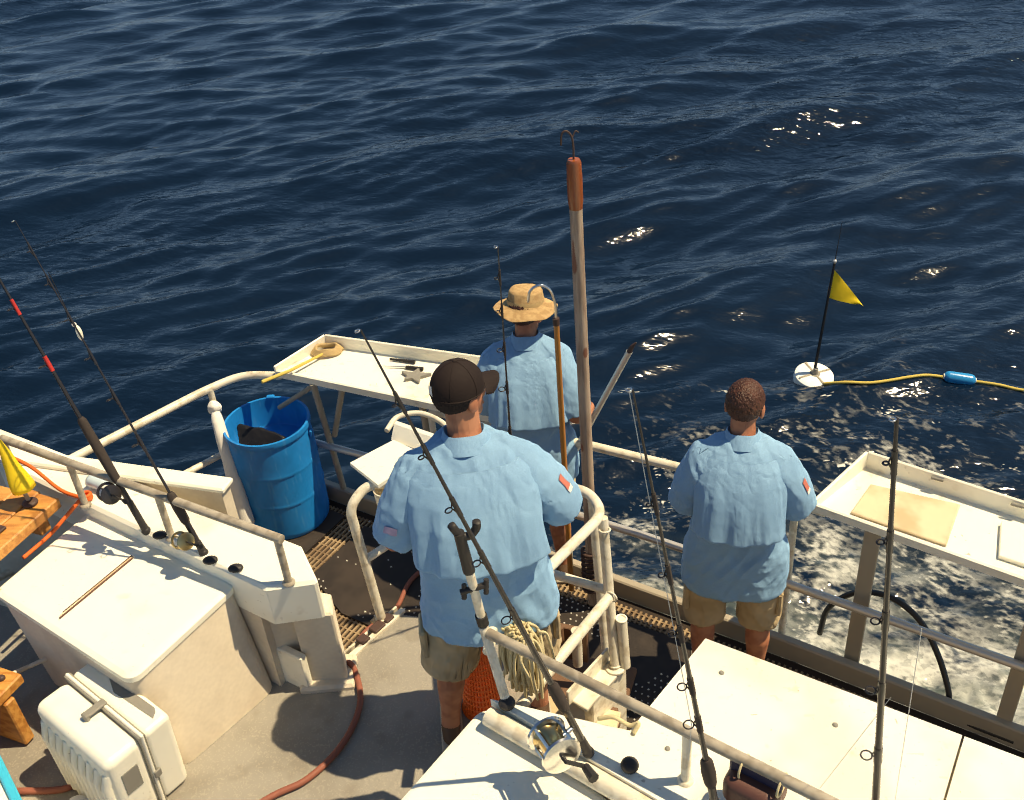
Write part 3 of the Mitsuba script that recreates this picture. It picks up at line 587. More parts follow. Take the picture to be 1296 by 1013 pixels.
m = trimesh.util.concatenate([torus([-1.978, 3.722, 1.315 + .010 * i], [0, .1, 1], .022, .008, 16, 6) for i in range(3)])
solo('rope_lashing', m, 'orange_rope', 'red orange rope lashing round the foot of the rail post', 'rope', smooth=True)
k = thing('water_bottle', 'clear plastic bottle lying on the housing behind the left rail', 'bottle')
Rb = frame([.85, -.52, 0])
part(k, 'bottle_body', place(lathe([(0, 0), (.03, .004), (.032, .02), (.030, .07), (.032, .12), (.028, .15), (.012, .175), (.012, .19)], 20), Rb @ A([[0, 0, 1], [1, 0, 0], [0, 1, 0.0]]), [-1.99, 3.83, 1.334]), 'clear_plastic', True)
part(k, 'bottle_cap', place(lathe([(.0, .205), (.014, .205), (.014, .188), (0, .188)], 14), Rb @ A([[0, 0, 1], [1, 0, 0], [0, 1, 0.0]]), [-1.99, 3.83, 1.334]), 'float_blue', 40)

# hard case on the deck, standing on edge
k = thing('hard_case', 'white moulded hard case with a ribbed edge and dark latch standing on the deck', 'case')
e1_ = A([.752, -.659, 0]); e2_ = A([-.659, -.752, 0]); RC = np.column_stack([e1_, e2_, [0, 0, 1.0]]); c0 = A([-1.675, 2.690, .652])
def tap(m):
    q = (m.vertices - c0) @ RC; q[:, 0] *= .89 * (1 - .22 * np.clip((.44 - q[:, 2]) / .44, 0, 1)); m.vertices = q @ RC.T + c0; return m
def rbox(sx, sy, sz, c, r=.03, seg=10):
    ps = [m3.Manifold.sphere(r, seg * 2).translate([float(a * (sx / 2 - r)), float(b * (sy / 2 - r)), float(d * (sz / 2 - r))]) for a in (-1, 1) for b in (-1, 1) for d in (-1, 1)]
    return tap(place(tri(m3.Manifold.batch_hull(ps)), RC, A(c0) + RC @ A(c)))
part(k, 'back_shell', rbox(.57, .125, .45, (.0, -.066, .225), .03), 'white_gelcoat', 40)
part(k, 'front_shell', rbox(.57, .160, .44, (.0, .085, .222), .04), 'white_gelcoat', 40)
part(k, 'seam_band', tap(cbox([.585, .014, .462], A(c0) + RC @ A([0, 0, .228]), RC, .005)), 'white_gelcoat')
for s in (-.011, .011): part(k, 'seam_gasket', tap(cbox([.578, .005, .456], A(c0) + RC @ A([0, s, .2255]), RC, .002)), 'seal_grey')
part(k, 'latch', cbox([.035, .085, .016], A(c0) + RC @ A([0, .03, .462]), RC, .005), 'grey_label'); part(k, 'latch', cbox([.033, .02, .035], A(c0) + RC @ A([0, .075, .455]), RC, .005), 'grey_label')
part(k, 'label_plate', tap(cbox([.004, .07, .13], A(c0) + RC @ A([.287, .085, .27]), RC, .001)), 'grey_label')
part(k, 'latch', tap(cbox([.015, .03, .04], A(c0) + RC @ A([.295, -.01, .20]), RC, .004)), 'grey_label')
for i in range(9): part(k, 'rib', tap(tube([A(c0) + RC @ A([-.25 + .0625 * i, .150, .36]), A(c0) + RC @ A([-.25 + .0625 * i, .172, .30]), A(c0) + RC @ A([-.25 + .0625 * i, .175, .03])], .022, 10)), 'white_gelcoat', 50)
part(k, 'worn_patch', hull([A(c0) + RC @ A(q) for q in ((-.12, -.10, .4512), (.18, -.11, .4512), (.22, -.075, .4512), (-.02, -.06, .4512), (-.02, -.06, .450), (.2, -.1, .450))]), 'grey_label', False)
m = ball([-1.845, 2.535, .70], [.05, .045, .045], 3); m.vertices += .03 * (np.stack([meshkit.fbm(m.vertices * 16, 3, s) for s in (4, 5, 6)], -1) - .5)
solo('cleaning_rag', m, 'white_cloth', 'crumpled white rag on the deck in front of the hard case', 'rag', smooth=True)
k = thing('cool_box', 'corner of a white box with a turquoise rim at the bottom left', 'cool box')
RQ = np.column_stack([A([.60, -.80, 0]), A([.80, .60, 0]), [0, 0, 1.0]])
part(k, 'box_body', cbox([.5, .4, .34], A([-2.13, 2.32, .825]) - RQ[:, 1] * .02, RQ, .02), 'white_gelcoat'); part(k, 'box_rim', cbox([.52, .035, .02], A([-2.13, 2.32, 1.0]) + RQ[:, 1] * .185, RQ, .006), 'cyan_plastic')

# hoses
hs = spline([(-.50, 4.55, .02), (-.674, 4.353, .02), (-.756, 4.131, .02), (-.914, 3.983, .02), (-1.0, 3.75, .03), (-.96, 3.45, .30), (-.845, 3.20, .655), (-.80, 3.13, .672), (-.765, 2.953, .668), (-.82, 2.756, .668), (-.949, 2.598, .668), (-1.112, 2.513, .668), (-1.4, 2.30, .668)], 8)
solo('deck_hose', tube(hs, .0135, 10), 'red_hose', 'red brown deck hose curving past the pillar down to the grating', 'hose', smooth=True)
solo('deck_hose', tube(spline([(-2.5, 2.62, .668), (-2.216, 2.657, .668), (-2.0, 2.645, .668), (-1.924, 2.66, .668), (-1.91, 2.72, .668), (-1.87, 2.78, .668)], 8), .014, 10), 'red_hose', 'short piece of red hose at the bottom left by the hard case', 'hose', smooth=True)
solo('black_hose', tube(spline([(1.508, 3.695, .02), (1.53, 3.68, .22), (1.62, 3.60, .40), (1.74, 3.49, .47), (1.85, 3.38, .42), (1.93, 3.28, .27), (1.975, 3.19, .10), (1.97, 3.15, .015), (2.05, 3.06, .012), (2.2, 2.95, .014)], 8), .015, 10), 'hose_black', 'black hose arching up over the platform edge at the right', 'hose', smooth=True)

# orange perforated basket behind the man's leg
k = thing('basket', 'orange red perforated plastic basket on the deck beside the capped man', 'basket')
def bpt(u, v, s): r_ = .055 + .034 * (1 - v); g_ = u; return A([-.228 + r_ * 1.0 * math.cos(g_), 2.90 + r_ * math.sin(g_), .655 + .40 * v])
nu, nv = 36, 14; strips = []
for i in range(nv + 1): strips.append(tube([bpt(a, i / nv, 0) for a in np.linspace(0, 2 * np.pi, 48, endpoint=False)], .0055 if i % 14 else .009, 5, closed=True))
for j in range(nu): strips.append(tube([bpt(j * 2 * np.pi / nu, v, 0) for v in (0, .5, 1)], .0048, 5))
strips.append(place(lathe([(.083, 0), (.0535, .385), (.050, .385), (.078, 0)], 36), None, [-.228, 2.90, .656]))
part(k, 'mesh_side', cat(strips), 'orange_plastic', 40, kind='stuff'); part(k, 'floor', place(lathe([(0, .004), (.085, .004)], 30), None, [-.228, 2.90, .655]), 'orange_plastic', True)
part(k, 'handle', tube(spline([(-.173, 2.90, 1.05), (-.18, 2.90, 1.085), (-.228, 2.90, 1.10), (-.276, 2.90, 1.085), (-.283, 2.90, 1.05)], 6), .008, 8), 'orange_plastic', True)

# pale rope bundle hanging from the cage
strands = []
for i in range(130):
    a = RNG.random() * 6.28; rad = .018 + .032 * RNG.random(); top = A([-.040, 2.59, 1.415]) + A([RNG.normal() * .024, RNG.normal() * .024, RNG.random() * .02])
    d = A([math.cos(a), math.sin(a), 0]); L = .17 + .13 * RNG.random()
    strands.append(tube(spline([top, top + d * rad * .7 - A([0, 0, .04]), top + d * rad * 1.1 - A([0, 0, L * .5]) + RNG.normal(size=3) * .008, top + d * rad * 1.1 - A([0, 0, L]) + RNG.normal(size=3) * .012], 4), .006, 5))
rk = thing('rope_bundle', 'pale straw coloured rope bundle hung over the cage corner', 'rope')
part(rk, 'strand', cat(strands), 'straw_rope', True, kind='stuff')
part(rk, 'binding', torus([-.045, 2.59, 1.40], [0, 0, 1], .040, .012), 'straw_rope', True)
solo('rope_tail', tube(spline([(.20, 2.262, 1.312), (.25, 2.245, 1.335), (.30, 2.225, 1.312), (.33, 2.215, 1.33), (.31, 2.195, 1.305)], 8), .008, 7), 'straw_rope', 'loose straw coloured rope end on the corner of the white cover', 'rope', smooth=True)

# ---------------------------------------------------------------- poles
k = thing('harpoon_pole', 'tall weathered wooden pole with an orange varnished top and iron hook', 'pole')
pb, pt = A([.355, 4.06, .02]), A([.340, 4.06, 2.60])
D = (pt - pb)
part(k, 'shaft', tube([pb, pb + D * .93], [.031, .028], 18), 'weathered_pole', 50)
part(k, 'varnished_top', tube([pb + D * .915, pb + D * .93, pb + D * .965, pb + D * .995, pb + D], [.029, .033, .0335, .031, .025], 18), 'varnish_orange', 50)
part(k, 'hook', tube(spline([pt, pt + A([0, 0, .06]), pt + A([-.006, 0, .10]), pt + A([-.025, 0, .122]), pt + A([-.045, 0, .112]), pt + A([-.05, 0, .065])], 6), [.0045] * 31, 7), 'rust_iron', True)
part(k, 'hook', tube(spline([pt + A([-.004, 0, .09]), pt + A([.012, .01, .115]), pt + A([.026, .01, .108])], 6), .003, 6), 'rust_iron', True)
g = np.linspace(0, 2 * np.pi * 9, 9 * 14)
part(k, 'coil_spring', tube(np.stack([.355 + .052 * np.cos(g), 4.06 + .052 * np.sin(g), .12 + .30 * g / g[-1]], -1), .009, 7), 'rust_iron', True)
k = thing('gaff', 'gaff with an amber wooden shaft and a big steel hook beside the tan hat', 'gaff')
ga, gb_ = A([.243, 4.16, .03]), A([.235, 4.12, 1.80]); gd_ = gb_ - ga
part(k, 'shaft', tube([ga, gb_], [.016, .0135], 12), 'amber_wood', 50)
part(k, 'hook', tube(spline([gb_, gb_ + A([.0, 0, .09]), gb_ + A([-.02, .0, .165]), gb_ + A([-.065, 0, .195]), gb_ + A([-.11, 0, .17]), gb_ + A([-.125, 0, .11])], 7), [.0065] * 35 + [.002], 8), 'chrome', True)
part(k, 'ferrule', tube([gb_ - gd_ * .01, gb_ + gd_ * .01], .016, 12), 'rust_iron', 50)
k = thing('boat_hook', 'slanting pale grey pole leaning out over the rail beyond the man in the hat', 'pole')
da, db = A([.14, 4.42, .45]), A([.579, 4.16, 1.575])
part(k, 'shaft', tube([da, db], .016, 12), 'aluminium', 50); part(k, 'tip', tube([db, db + (db - da) * .03, db + (db - da) * .05 + A([.01, 0, .0])], [.014, .010, .004], 10), 'rust_iron', 50)
# rest with dark fork, standing up from the rail's end post
k = thing('rod_rest', 'pole with a dark padded fork top and clamp in front of the capped man', 'rod holder')
ra_, rb_ = A([-.165, 2.492, 1.575]), A([-.205, 2.455, 2.045]); rd_ = rb_ - ra_
part(k, 'shaft', tube([ra_, ra_ + rd_ * .62], .016, 12), 'cream_paint', 50)
part(k, 'band', tube([ra_ + rd_ * .0, ra_ + rd_ * .10], .021, 12), 'dark_rubber', 50)
part(k, 'clamp', tube([ra_ + rd_ * .40 + A([-.045, -.01, -.005]), ra_ + rd_ * .40 + A([.05, .0, .012])], .011, 8), 'dark_rubber', 50)
part(k, 'clamp', tube([ra_ + rd_ * .40 + A([-.035, -.01, -.035]), ra_ + rd_ * .40 + A([-.030, .0, .02])], .009, 8), 'dark_rubber', 50)
part(k, 'clamp', tube([ra_ + rd_ * .40 + A([.04, -.01, -.02]), ra_ + rd_ * .40 + A([.045, .0, .035])], .009, 8), 'dark_rubber', 50)
part(k, 'padded_grip', tube([ra_ + rd_ * .58, ra_ + rd_ * .97], [.021, .018], 12), 'dark_rubber', 50)
part(k, 'fork', tube(spline([ra_ + rd_ * 1.0 + A([-.02, 0, .02]), ra_ + rd_ * .95, ra_ + rd_ * .93 + A([.03, 0, .0]), ra_ + rd_ * .95 + A([.055, 0, .02]), ra_ + rd_ * .98 + A([.06, 0, .035])], 5), .014, 9), 'dark_rubber', True)

# ---------------------------------------------------------------- fishing rods
def reel(k, c, ax, rd, s=1.0, kind='conventional', m1='chrome'):
    """ax: spool axis, rd: rod direction"""
    ax = A(ax, float); ax -= A(rd) * (ax @ A(rd)); ax /= np.linalg.norm(ax); F = np.column_stack([np.cross(A(rd), ax), A(rd), ax])
    rk_ = part(k, 'reel', cat([place(lathe([(0, sg * .034 - .003), (.042, sg * .034 - .003), (.046, sg * .034), (.044, sg * .034 + .005), (.03, sg * .034 + .008), (0, sg * .034 + .008)], 28), F, c, s) for sg in (-1, 1)] +
               [place(tube([[.038 * math.cos(g_), .038 * math.sin(g_), -.034], [.038 * math.cos(g_), .038 * math.sin(g_), .034]], .004, 6), F, c, s) for g_ in (0.4, 2.0, 3.6, 5.2)]), m1, 40)
    part(rk_, 'spool', place(lathe([(0, -.03), (.036, -.03), (.034, -.024), (.028, -.015), (.029, .015), (.034, .024), (.036, .03), (0, .03)], 28), F, c, s), 'gold_metal' if m1 == 'chrome' else 'line_nylon', 40)
    part(rk_, 'crank', cat([place(tube([[0, 0, .04], [0, 0, .055], [.03, -.045, .058]], .005, 7), F, c, s), place(tube([[.03, -.045, .058], [.03, -.045, .095]], [.009, .012], 8), F, c, s)]), 'dark_rubber', 40)
def rod(label, butt, tip, r0=.011, r1=.0022, grip=.16, fore=(.22, .34), reel_t=.19, reel_side=(0, -1, 0), rs=1.0, guides=(.45, .56, .66, .75, .83, .9), gside=(-.6, -.8, 0), wraps='graphite', m1='chrome', line=False, tipring=True, bend=0.0, axis=None):
    k = thing('fishing_rod', label, 'fishing rod'); b, t = A(butt, float), A(tip, float); L = np.linalg.norm(t - b); d = (t - b) / L
    at = lambda q: b + (t - b) * q + A([0, 0, -1.0]) * bend * q ** 3
    g = A(gside, float); g -= d * (g @ d); g /= np.linalg.norm(g)
    q = np.linspace(grip * .6, 1, 26); part(k, 'blank', tube([at(x) for x in q], r0 + (r1 - r0) * (q - q[0]) / (1 - q[0]), 10), 'graphite', 50)
    part(k, 'butt_grip', tube([at(0), at(.006), at(.02), at(grip * .95), at(grip)], [.014, .0175, .0155, .0145, .012], 12), 'dark_rubber', 50)
    part(k, 'fore_grip', tube([at(fore[0]), at(fore[0] + .01), at((fore[0] + fore[1]) / 2), at(fore[1] - .01), at(fore[1])], [.014, .019, .0215, .019, .012], 12), 'cork_grip', 50)
    part(k, 'butt_cap', ball(b, .0205), 'dark_rubber', True)
    part(k, 'reel_seat', tube([at(grip), at(fore[0])], .0125, 12), 'graphite', 50)
    if reel_t is not None:
        rp = at(reel_t) + A(reel_side, float) / np.linalg.norm(reel_side) * .062 * rs
        part(k, 'reel_foot', tube([at(reel_t), rp], [.008, .010], 8), m1, 50)
        reel(k, rp, np.cross(d, reel_side) if axis is None else axis, d, rs, m1=m1)
    for i, x in enumerate(guides):
        R = .0115 * (1 - .75 * (i / max(1, len(guides) - 1))) + .003; c = at(x); rr_ = r0 + (r1 - r0) * (x - q[0]) / (1 - q[0])
        gk = part(k, 'guide', cat([torus(c + g * (R + rr_ + .006), d, R, .0022, 16, 6), tube([c + d * .03, c + g * (rr_ + .006) + d * .004], .0022, 5), tube([c - d * .03, c + g * (rr_ + .006)], .0022, 5)]), 'graphite', 50)
        part(k, 'wrap', tube([at(x) - d * .034, at(x) + d * .034], rr_ + .0018, 9), wraps, 50)
    if tipring: part(k, 'tip_ring', torus(t + g * .008, d, .006, .002, 14, 6), 'chrome', True)
    if line:
        pts = [at(reel_t if reel_t else .2) + g * .05] + [at(x) + g * (.0115 * (1 - .75 * i / max(1, len(guides) - 1)) + .009) for i, x in enumerate(guides)] + [t + g * .008]
        part(k, 'fishing_line', tube(pts, .0011, 4), 'line_nylon', True)
    return k
rod('long dark rod with red wrappings standing on the left white housing', (-1.647, 3.472, 1.30), (-2.076, 3.781, 2.82), reel_t=.13, grip=.10, fore=(.16, .36), reel_side=(-.8, -.5, .3), rs=.95, guides=(.52, .68, .80, .90), gside=(-1, -.4, 0), wraps='red_wrap', m1='graphite', r0=.012)
k = rod('thin dark rod standing at the rear post of the left grey rail', (-1.358, 3.294, 1.30), (-1.80, 3.65, 2.71), r0=.007, r1=.0015, grip=.04, fore=(.10, .20), reel_t=.06, reel_side=(-.7, -.7, .1), rs=.85, guides=(.36, .5, .62, .73, .83, .92), gside=(-1, -.3, 0), m1='gold_metal')
kf = thing('fishing_float', 'small pale float hanging against the sea at the left above the rail', 'float')
part(kf, 'float_body', ball([-1.98, 4.22, 1.90], [.014, .014, .040]), 'cream_board', True); part(kf, 'float_tip', ball([-1.99, 4.22, 1.945], .011), 'white_cloth', True)
part(kf, 'leader', tube([(-2.02, 4.22, 2.22), (-1.99, 4.22, 1.95), (-1.95, 4.21, 1.78)], .0018, 5), 'graphite', True)
rod('long rod with a big silver reel leaning across the capped man', (.151, 2.130, 1.315), (-.340, 2.10, 3.00), r0=.012, grip=.045, fore=(.135, .215), reel_t=.085, reel_side=(-.75, -.62, -.05), rs=1.5, guides=(.40, .54, .66, .77, .87), gside=(-1, -.2, 0), axis=(.2, -.8, .6))
rod('rod with fine line standing left of the man on the right', (.520, 1.84, 1.31), (.257, 1.80, 2.97), r0=.010, grip=.08, fore=(.12, .20), reel_t=None, guides=(.30, .40, .53, .66, .80), gside=(-1, .1, 0), line=True, wraps='cork_grip')
rod('dark ringed rod standing nearest at the right in front of the bait table', (.949, 1.706, 1.31), (.760, 1.63, 2.96), r0=.0115, r1=.0045, grip=.08, fore=(.10, .16), reel_t=None, guides=(.30, .47, .63, .79, .93), gside=(-1, .1, 0))
rod('slender dark rod standing upright behind the man in the tan hat', (-.032, 3.504, 1.0), (-.003, 3.168, 2.667), r0=.007, r1=.0018, grip=.08, fore=(.12, .2), reel_t=None, guides=(.45, .6, .72, .83, .92), gside=(-1, -.3, 0), wraps='cork_grip')
solo('fishing_line', cat([tube([(1.07, 1.86, 1.31), (1.00, 1.80, 2.15)], .0012, 4), tube([(.86, 1.93, 1.31), (.93, 1.75, 1.95)], .0012, 4)]), 'line_nylon', 'thin pale lines hanging beside the nearest rod at the right', 'fishing line')
k = thing('reel_case', 'dark maroon and navy case lashed under the right grey rail', 'case')
c = A([.63, 1.865, 1.44]); RK = frame([.79, -.62, 0])
part(k, 'case_body', place(tri(m3.Manifold.batch_hull([m3.Manifold.sphere(.035, 20).translate([float(a * .05), float(b * .02), float(d * .035)]) for a in (-1, 1) for b in (-1, 1) for d in (-1, 1)])), RK, c), 'maroon_leather', 40)
part(k, 'cover_flap', place(cbox([.165, .10, .03], (0, .045, 0), None, .012), RK, c), 'navy_cloth')
for s in (-.055, .065):
    o = A([.64, 1.852, 1.515]) + A([.79, -.62, 0]) * s; part(k, 'lashing', torus(o, [.79, -.62, 0], .036, .004, 18, 6), 'straw_rope', True)

# ---------------------------------------------------------------- buoy, float and rope on the water
k = thing('marker_buoy', 'white disc buoy with a yellow flag on a dark staff floating on the sea', 'buoy')
bc = A([2.61, 7.30, sea_z(2.61, 7.30) + .015]); tilt = rx(10) @ A([[math.cos(.06), 0, math.sin(.06)], [0, 1, 0], [-math.sin(.06), 0, math.cos(.06)]])
part(k, 'float_disc', place(lathe([(0, .055), (.02, .055), (.14, .05), (.165, .035), (.17, .0), (.16, -.06), (0, -.08)], 40), tilt, bc), 'foam_white', 40)
part(k, 'hub', place(lathe([(0, .11), (.018, .11), (.03, .06), (.05, .052), (.05, .04)], 16), tilt, bc), 'grey_label', 40)
for a_ in (0.3, 1.87): part(k, 'strap', place(cbox([.30, .018, .006], (0, 0, .056), rz(math.degrees(a_)), .002), tilt, bc), 'dark_leg')
sa = bc + A([.0, 0, .05]); sb = A([2.80, 7.42, .03])
sb = A([2.675, 7.30, .27]); part(k, 'staff', tube([sa, sb], [.013, .010], 10), 'hose_black', 50)
part(k, 'whip', tube([sb, sb + (sb - sa) * .34], [.004, .0015], 6), 'graphite', True)
d_ = (sb - sa); fl = []
n1, n2 = 14, 12
for i in range(n1):
    for j in range(n2):
        u, v = i / (n1 - 1), j / (n2 - 1); topv = sa + d_ * (.93 - .36 * v); droop = -.26 * u ** 1.0
        w = (1 - u) ; pos = sa + d_ * (.95 - (.26 * v * w) - 0.0) + A([.275 * u, .03 * math.sin(u * 5 + v * 2), -.36 * u ** .9 + .06 * u * (1 - u)]) + A([0, .018 * math.sin(u * 9 + v * 4) * u, 0]); fl.append(pos)
fl = A(fl); ff = [[i * n2 + j, (i + 1) * n2 + j, (i + 1) * n2 + j + 1, i * n2 + j + 1] for i in range(n1 - 1) for j in range(n2 - 1)]
part(k, 'flag_cloth', cat([(fl, ff), (fl + A([0, .003, 0]), [q[::-1] for q in ff])]), 'yellow_flag', True)
part(k, 'staff_tip', ball(sb + A([.0, 0, .01]), .017), 'stud_metal', True)
k = thing('line_float', 'small bright blue float threaded on the yellow rope', 'float')
fa, fb_ = A([3.649, 7.091, sea_z(3.65, 7.09) + .02]), A([3.894, 7.027, sea_z(3.89, 7.03) + .02])
part(k, 'float_body', tube([fa, fa + (fb_ - fa) * .06, fa + (fb_ - fa) * .15, fa + (fb_ - fa) * .85, fa + (fb_ - fa) * .94, fb_], [.018, .040, .050, .050, .040, .018], 20), 'float_blue', 40)
for t_ in (0, 1): part(k, 'collar', torus(fa + (fb_ - fa) * t_, fb_ - fa, .016, .007), 'white_cloth', True)
rp = spline([(x_, y_, sea_z(x_, y_) + .012) for x_, y_ in ((2.65, 7.15), (2.80, 7.06), (2.995, 7.037), (3.17, 7.05), (3.341, 7.077), (3.5, 7.095), (3.649, 7.091), (3.77, 7.06), (3.894, 7.027), (4.07, 6.96), (4.238, 6.909), (4.486, 6.809), (4.9, 6.7), (5.6, 6.6))], 10)
solo('float_rope', tube(rp, .013, 8), 'yellow_rope', 'yellow rope trailing from the buoy to the blue float across the water', 'rope', smooth=True)

# ---------------------------------------------------------------- people
def sph(c, r, n=20): return m3.Manifold.sphere(float(r), n).translate([float(x) for x in c])
def bone(a, b): return m3.Manifold.batch_hull([sph(*a), sph(*b)])
def chain(*j): return [bone(p, q) for p, q in zip(j, j[1:])]
def union(ms): return m3.Manifold.batch_boolean(ms, m3.OpType.Add)
def relax(m, edge, it=10):
    t = tri(m.refine_to_length(edge)); t = trimesh.Trimesh(t.vertices, t.faces, process=True)
    trimesh.smoothing.filter_taubin(t, lamb=.5, nu=.53, iterations=it); return t
def hand(w, d, palm, side, curl=.9):
    """w wrist, d direction to the fingers, palm normal, side: +1 thumb on +cross side"""
    d = A(d, float) / np.linalg.norm(d); palm = A(palm, float) - d * (A(palm, float) @ d); palm /= np.linalg.norm(palm); s = np.cross(d, palm) * side
    out = [m3.Manifold.batch_hull([sph(w + s * x + d * y, r, 12) for x, y, r in ((-.018, .02, .014), (.018, .02, .015), (-.032, .085, .011), (.032, .085, .012))]), bone((w, .024), (w + d * .03, .02))]
    for i, (x, L) in enumerate(((.031, .072), (.0105, .080), (-.0105, .074), (-.030, .058))):
        p = w + s * x + d * .085; a = curl * (.45 + .06 * i); dirs = []
        for kx in (1, 2.1, 3.0): dirs.append(d * math.cos(a * kx) + palm * math.sin(a * kx))
        j = [(p, .0098)]
        for q, f_ in zip(dirs, (.45, .32, .23)): j.append((j[-1][0] + q * L * f_ * 1.05, j[-1][1] * .93))
        out += chain(*j)
    p = w + s * .026 + d * .03; q = p + (s * .8 + d * .5 + palm * .5) * .035; r = q + (d * .75 + palm * .6 + s * .1) * .032; e = r + (d * .5 + palm * .8) * .024
    return out + chain((p, .014), (q, .0115), (r, .010), (e, .0085))
def head_parts(R, o):
    T_ = lambda c: o + R @ A(c)
    el = lambda c, s: m3.Manifold.sphere(1.0, 32).scale([float(x) for x in s]).transform(np.column_stack([R, T_(c)]).astype(float))
    ms = [el((0, -.012, .115), (.077, .096, .092)), el((0, .018, .07), (.067, .075, .085)), el((0, .045, .01), (.047, .045, .038)), el((0, .073, .105), (.055, .022, .02))]
    ms += [m3.Manifold.batch_hull([sph(T_((0, .092, .098)), .009, 12), sph(T_((0, .112, .058)), .012, 12), sph(T_((.014, .096, .052)), .009, 12), sph(T_((-.014, .096, .052)), .009, 12)])]
    ms += [m3.Manifold.batch_hull([sph(T_((-.02, .088, .022)), .007, 12), sph(T_((.02, .088, .022)), .007, 12), sph(T_((0, .094, .022)), .009, 12)])]
    for sx in (-1, 1): ms += [el((sx * .081, -.008, .078), (.010, .022, .034)), el((sx * .077, .0, .06), (.012, .014, .016))]
    return ms
def lerp_rows(z, rows):
    r = A(rows); return [np.interp(z, r[:, 0], r[:, i]) for i in range(1, r.shape[1])]
TORSO = [(.70, .245, .185, .005), (.80, .24, .180, .005), (.95, .228, .170, .005), (1.08, .218, .160, .008), (1.20, .222, .156, .005), (1.30, .232, .150, 0), (1.38, .232, .140, -.004), (1.44, .212, .122, -.008), (1.485, .165, .098, -.010), (1.52, .105, .080, -.008), (1.545, .072, .072, 0)]
def ringpt(th, z, wide, off=0, n=2.4):
    a, b, c = lerp_rows(z, TORSO); low = np.clip((1.12 - z) / .20, 0, 1); a = a * wide * (1 - low) + np.maximum(a * wide, .246) * low + off; b = b * (1 + (wide - 1) * .8) + off; ct, st = np.cos(th), np.sin(th)
    return np.stack([a * np.sign(ct) * np.abs(ct) ** (2 / n), c + b * np.sign(st) * np.abs(st) ** (2 / n), z + 0 * th], -1)
def person(label, loc, yaw, scale=1.0, wide=1.0, hem=.82, shorts_hem=.50, lean=(0, 0), arms=None, legs=None, head_yaw=0, head_pitch=0, hat=None, yoke=1.16, patch=True, seed=1, sleeves=.62, headtilt=0, flare=.04, headlift=0):
    k = thing('person', label, 'person'); rng = np.random.default_rng(seed)
    def W(p):      # lean shears the body above the hips, then scale, turn and place
        p = A(p, float); q = p.copy(); hgt = np.maximum(p[..., 2] - .85, 0); q[..., 0] += lean[0] * hgt; q[..., 1] += lean[1] * hgt + .62 * np.clip(p[..., 2] - 1.12, 0, .45) ** 2
        return (q * scale) @ rz(yaw).T + A(loc)
    def put(parent, name, m, mt, smooth=True, lab=None):
        m = m.copy(); m.vertices = W(m.vertices); return part(parent, name, m, mt, smooth, lab)
    legs = legs or [[(-.11, 0, .90), (-.125, .02, .48), (-.135, -.02, .08)], [(.11, 0, .90), (.125, .02, .48), (.135, -.02, .08)]]
    ms = []
    for hp, kn, an in legs:
        hp, kn, an = A(hp), A(kn), A(an); ca = kn + (an - kn) * .33 + A([0, -.022, 0]); ms += chain((hp, .100), (kn + (hp - kn) * .4, .082), (kn, .060), (ca, .061), (an + (kn - an) * .25, .043), (an, .041)); ms += [bone((an, .04), (an + A([0, .10, -.03]), .032))]
    ms += [m3.Manifold.batch_hull([sph((x, 0, z), r) for x in (-.07, .07) for z, r in ((.92, .12), (1.1, .11))]), m3.Manifold.batch_hull([sph((x, 0, z), r) for x, z, r in ((-.08, 1.1, .11), (.08, 1.1, .11), (-.12, 1.36, .10), (.12, 1.36, .10))])]
    ms += chain(((0, -.01, 1.42), .085), ((0, -.012, 1.52), .062 * wide ** .5), ((0, .008, 1.60 + headlift), .060 * wide ** .5))
    for sd, (sh, el_, wr, hd, pn, th_) in zip((-1, 1), arms):
        sh, el_, wr = A(sh), A(el_), A(wr); ms += chain((sh, .058), (el_, .044), (el_ + (wr - el_) * .3, .043), (wr, .028)); ms += hand(wr + (wr - el_) / np.linalg.norm(wr - el_) * .02, hd, pn, th_)
    Rh = rz(head_yaw) @ rx(head_pitch) @ A([[math.cos(math.radians(headtilt)), 0, math.sin(math.radians(headtilt))], [0, 1, 0], [-math.sin(math.radians(headtilt)), 0, math.cos(math.radians(headtilt))]]); ho = A([0, .02, 1.565 + headlift])
    ms += head_parts(Rh, ho); b = relax(union(ms), .011, 8)
    put(k, 'body', b, 'skin')
    hk_ = k + '__body'
    for sx in (-1, 1): put(hk_, 'eye', ball(ho + Rh @ A([sx * .03, .083, .088]), .0105), 'white_cloth')
    # shirt
    th = np.arange(56) * 2 * np.pi / 56; zs = np.concatenate([np.linspace(hem, 1.42, 26), [1.45, 1.485, 1.51, 1.53]])
    rings = [ringpt(th, z, wide * (1 + flare * max(0, (1.0 - z) / .2))) for z in zs]; n = 56
    V = np.vstack(rings + [[[0, 0, zs[0] + .03]], [[0, 0, zs[-1]]]]); F = []
    for i in range(len(zs) - 1):
        for j in range(n):
            l = (j + 1) % n; F += [[i * n + j, i * n + l, (i + 1) * n + l], [i * n + j, (i + 1) * n + l, (i + 1) * n + j]]
    c0_, c1_ = len(V) - 2, len(V) - 1
    for j in range(n): l = (j + 1) % n; F += [[c0_, l, j], [c1_, (len(zs) - 1) * n + j, (len(zs) - 1) * n + l]]
    tm = m3.Manifold(m3.Mesh(V.astype(np.float32), np.array(F, np.uint32))); sm = [tm]
    cuffs = []
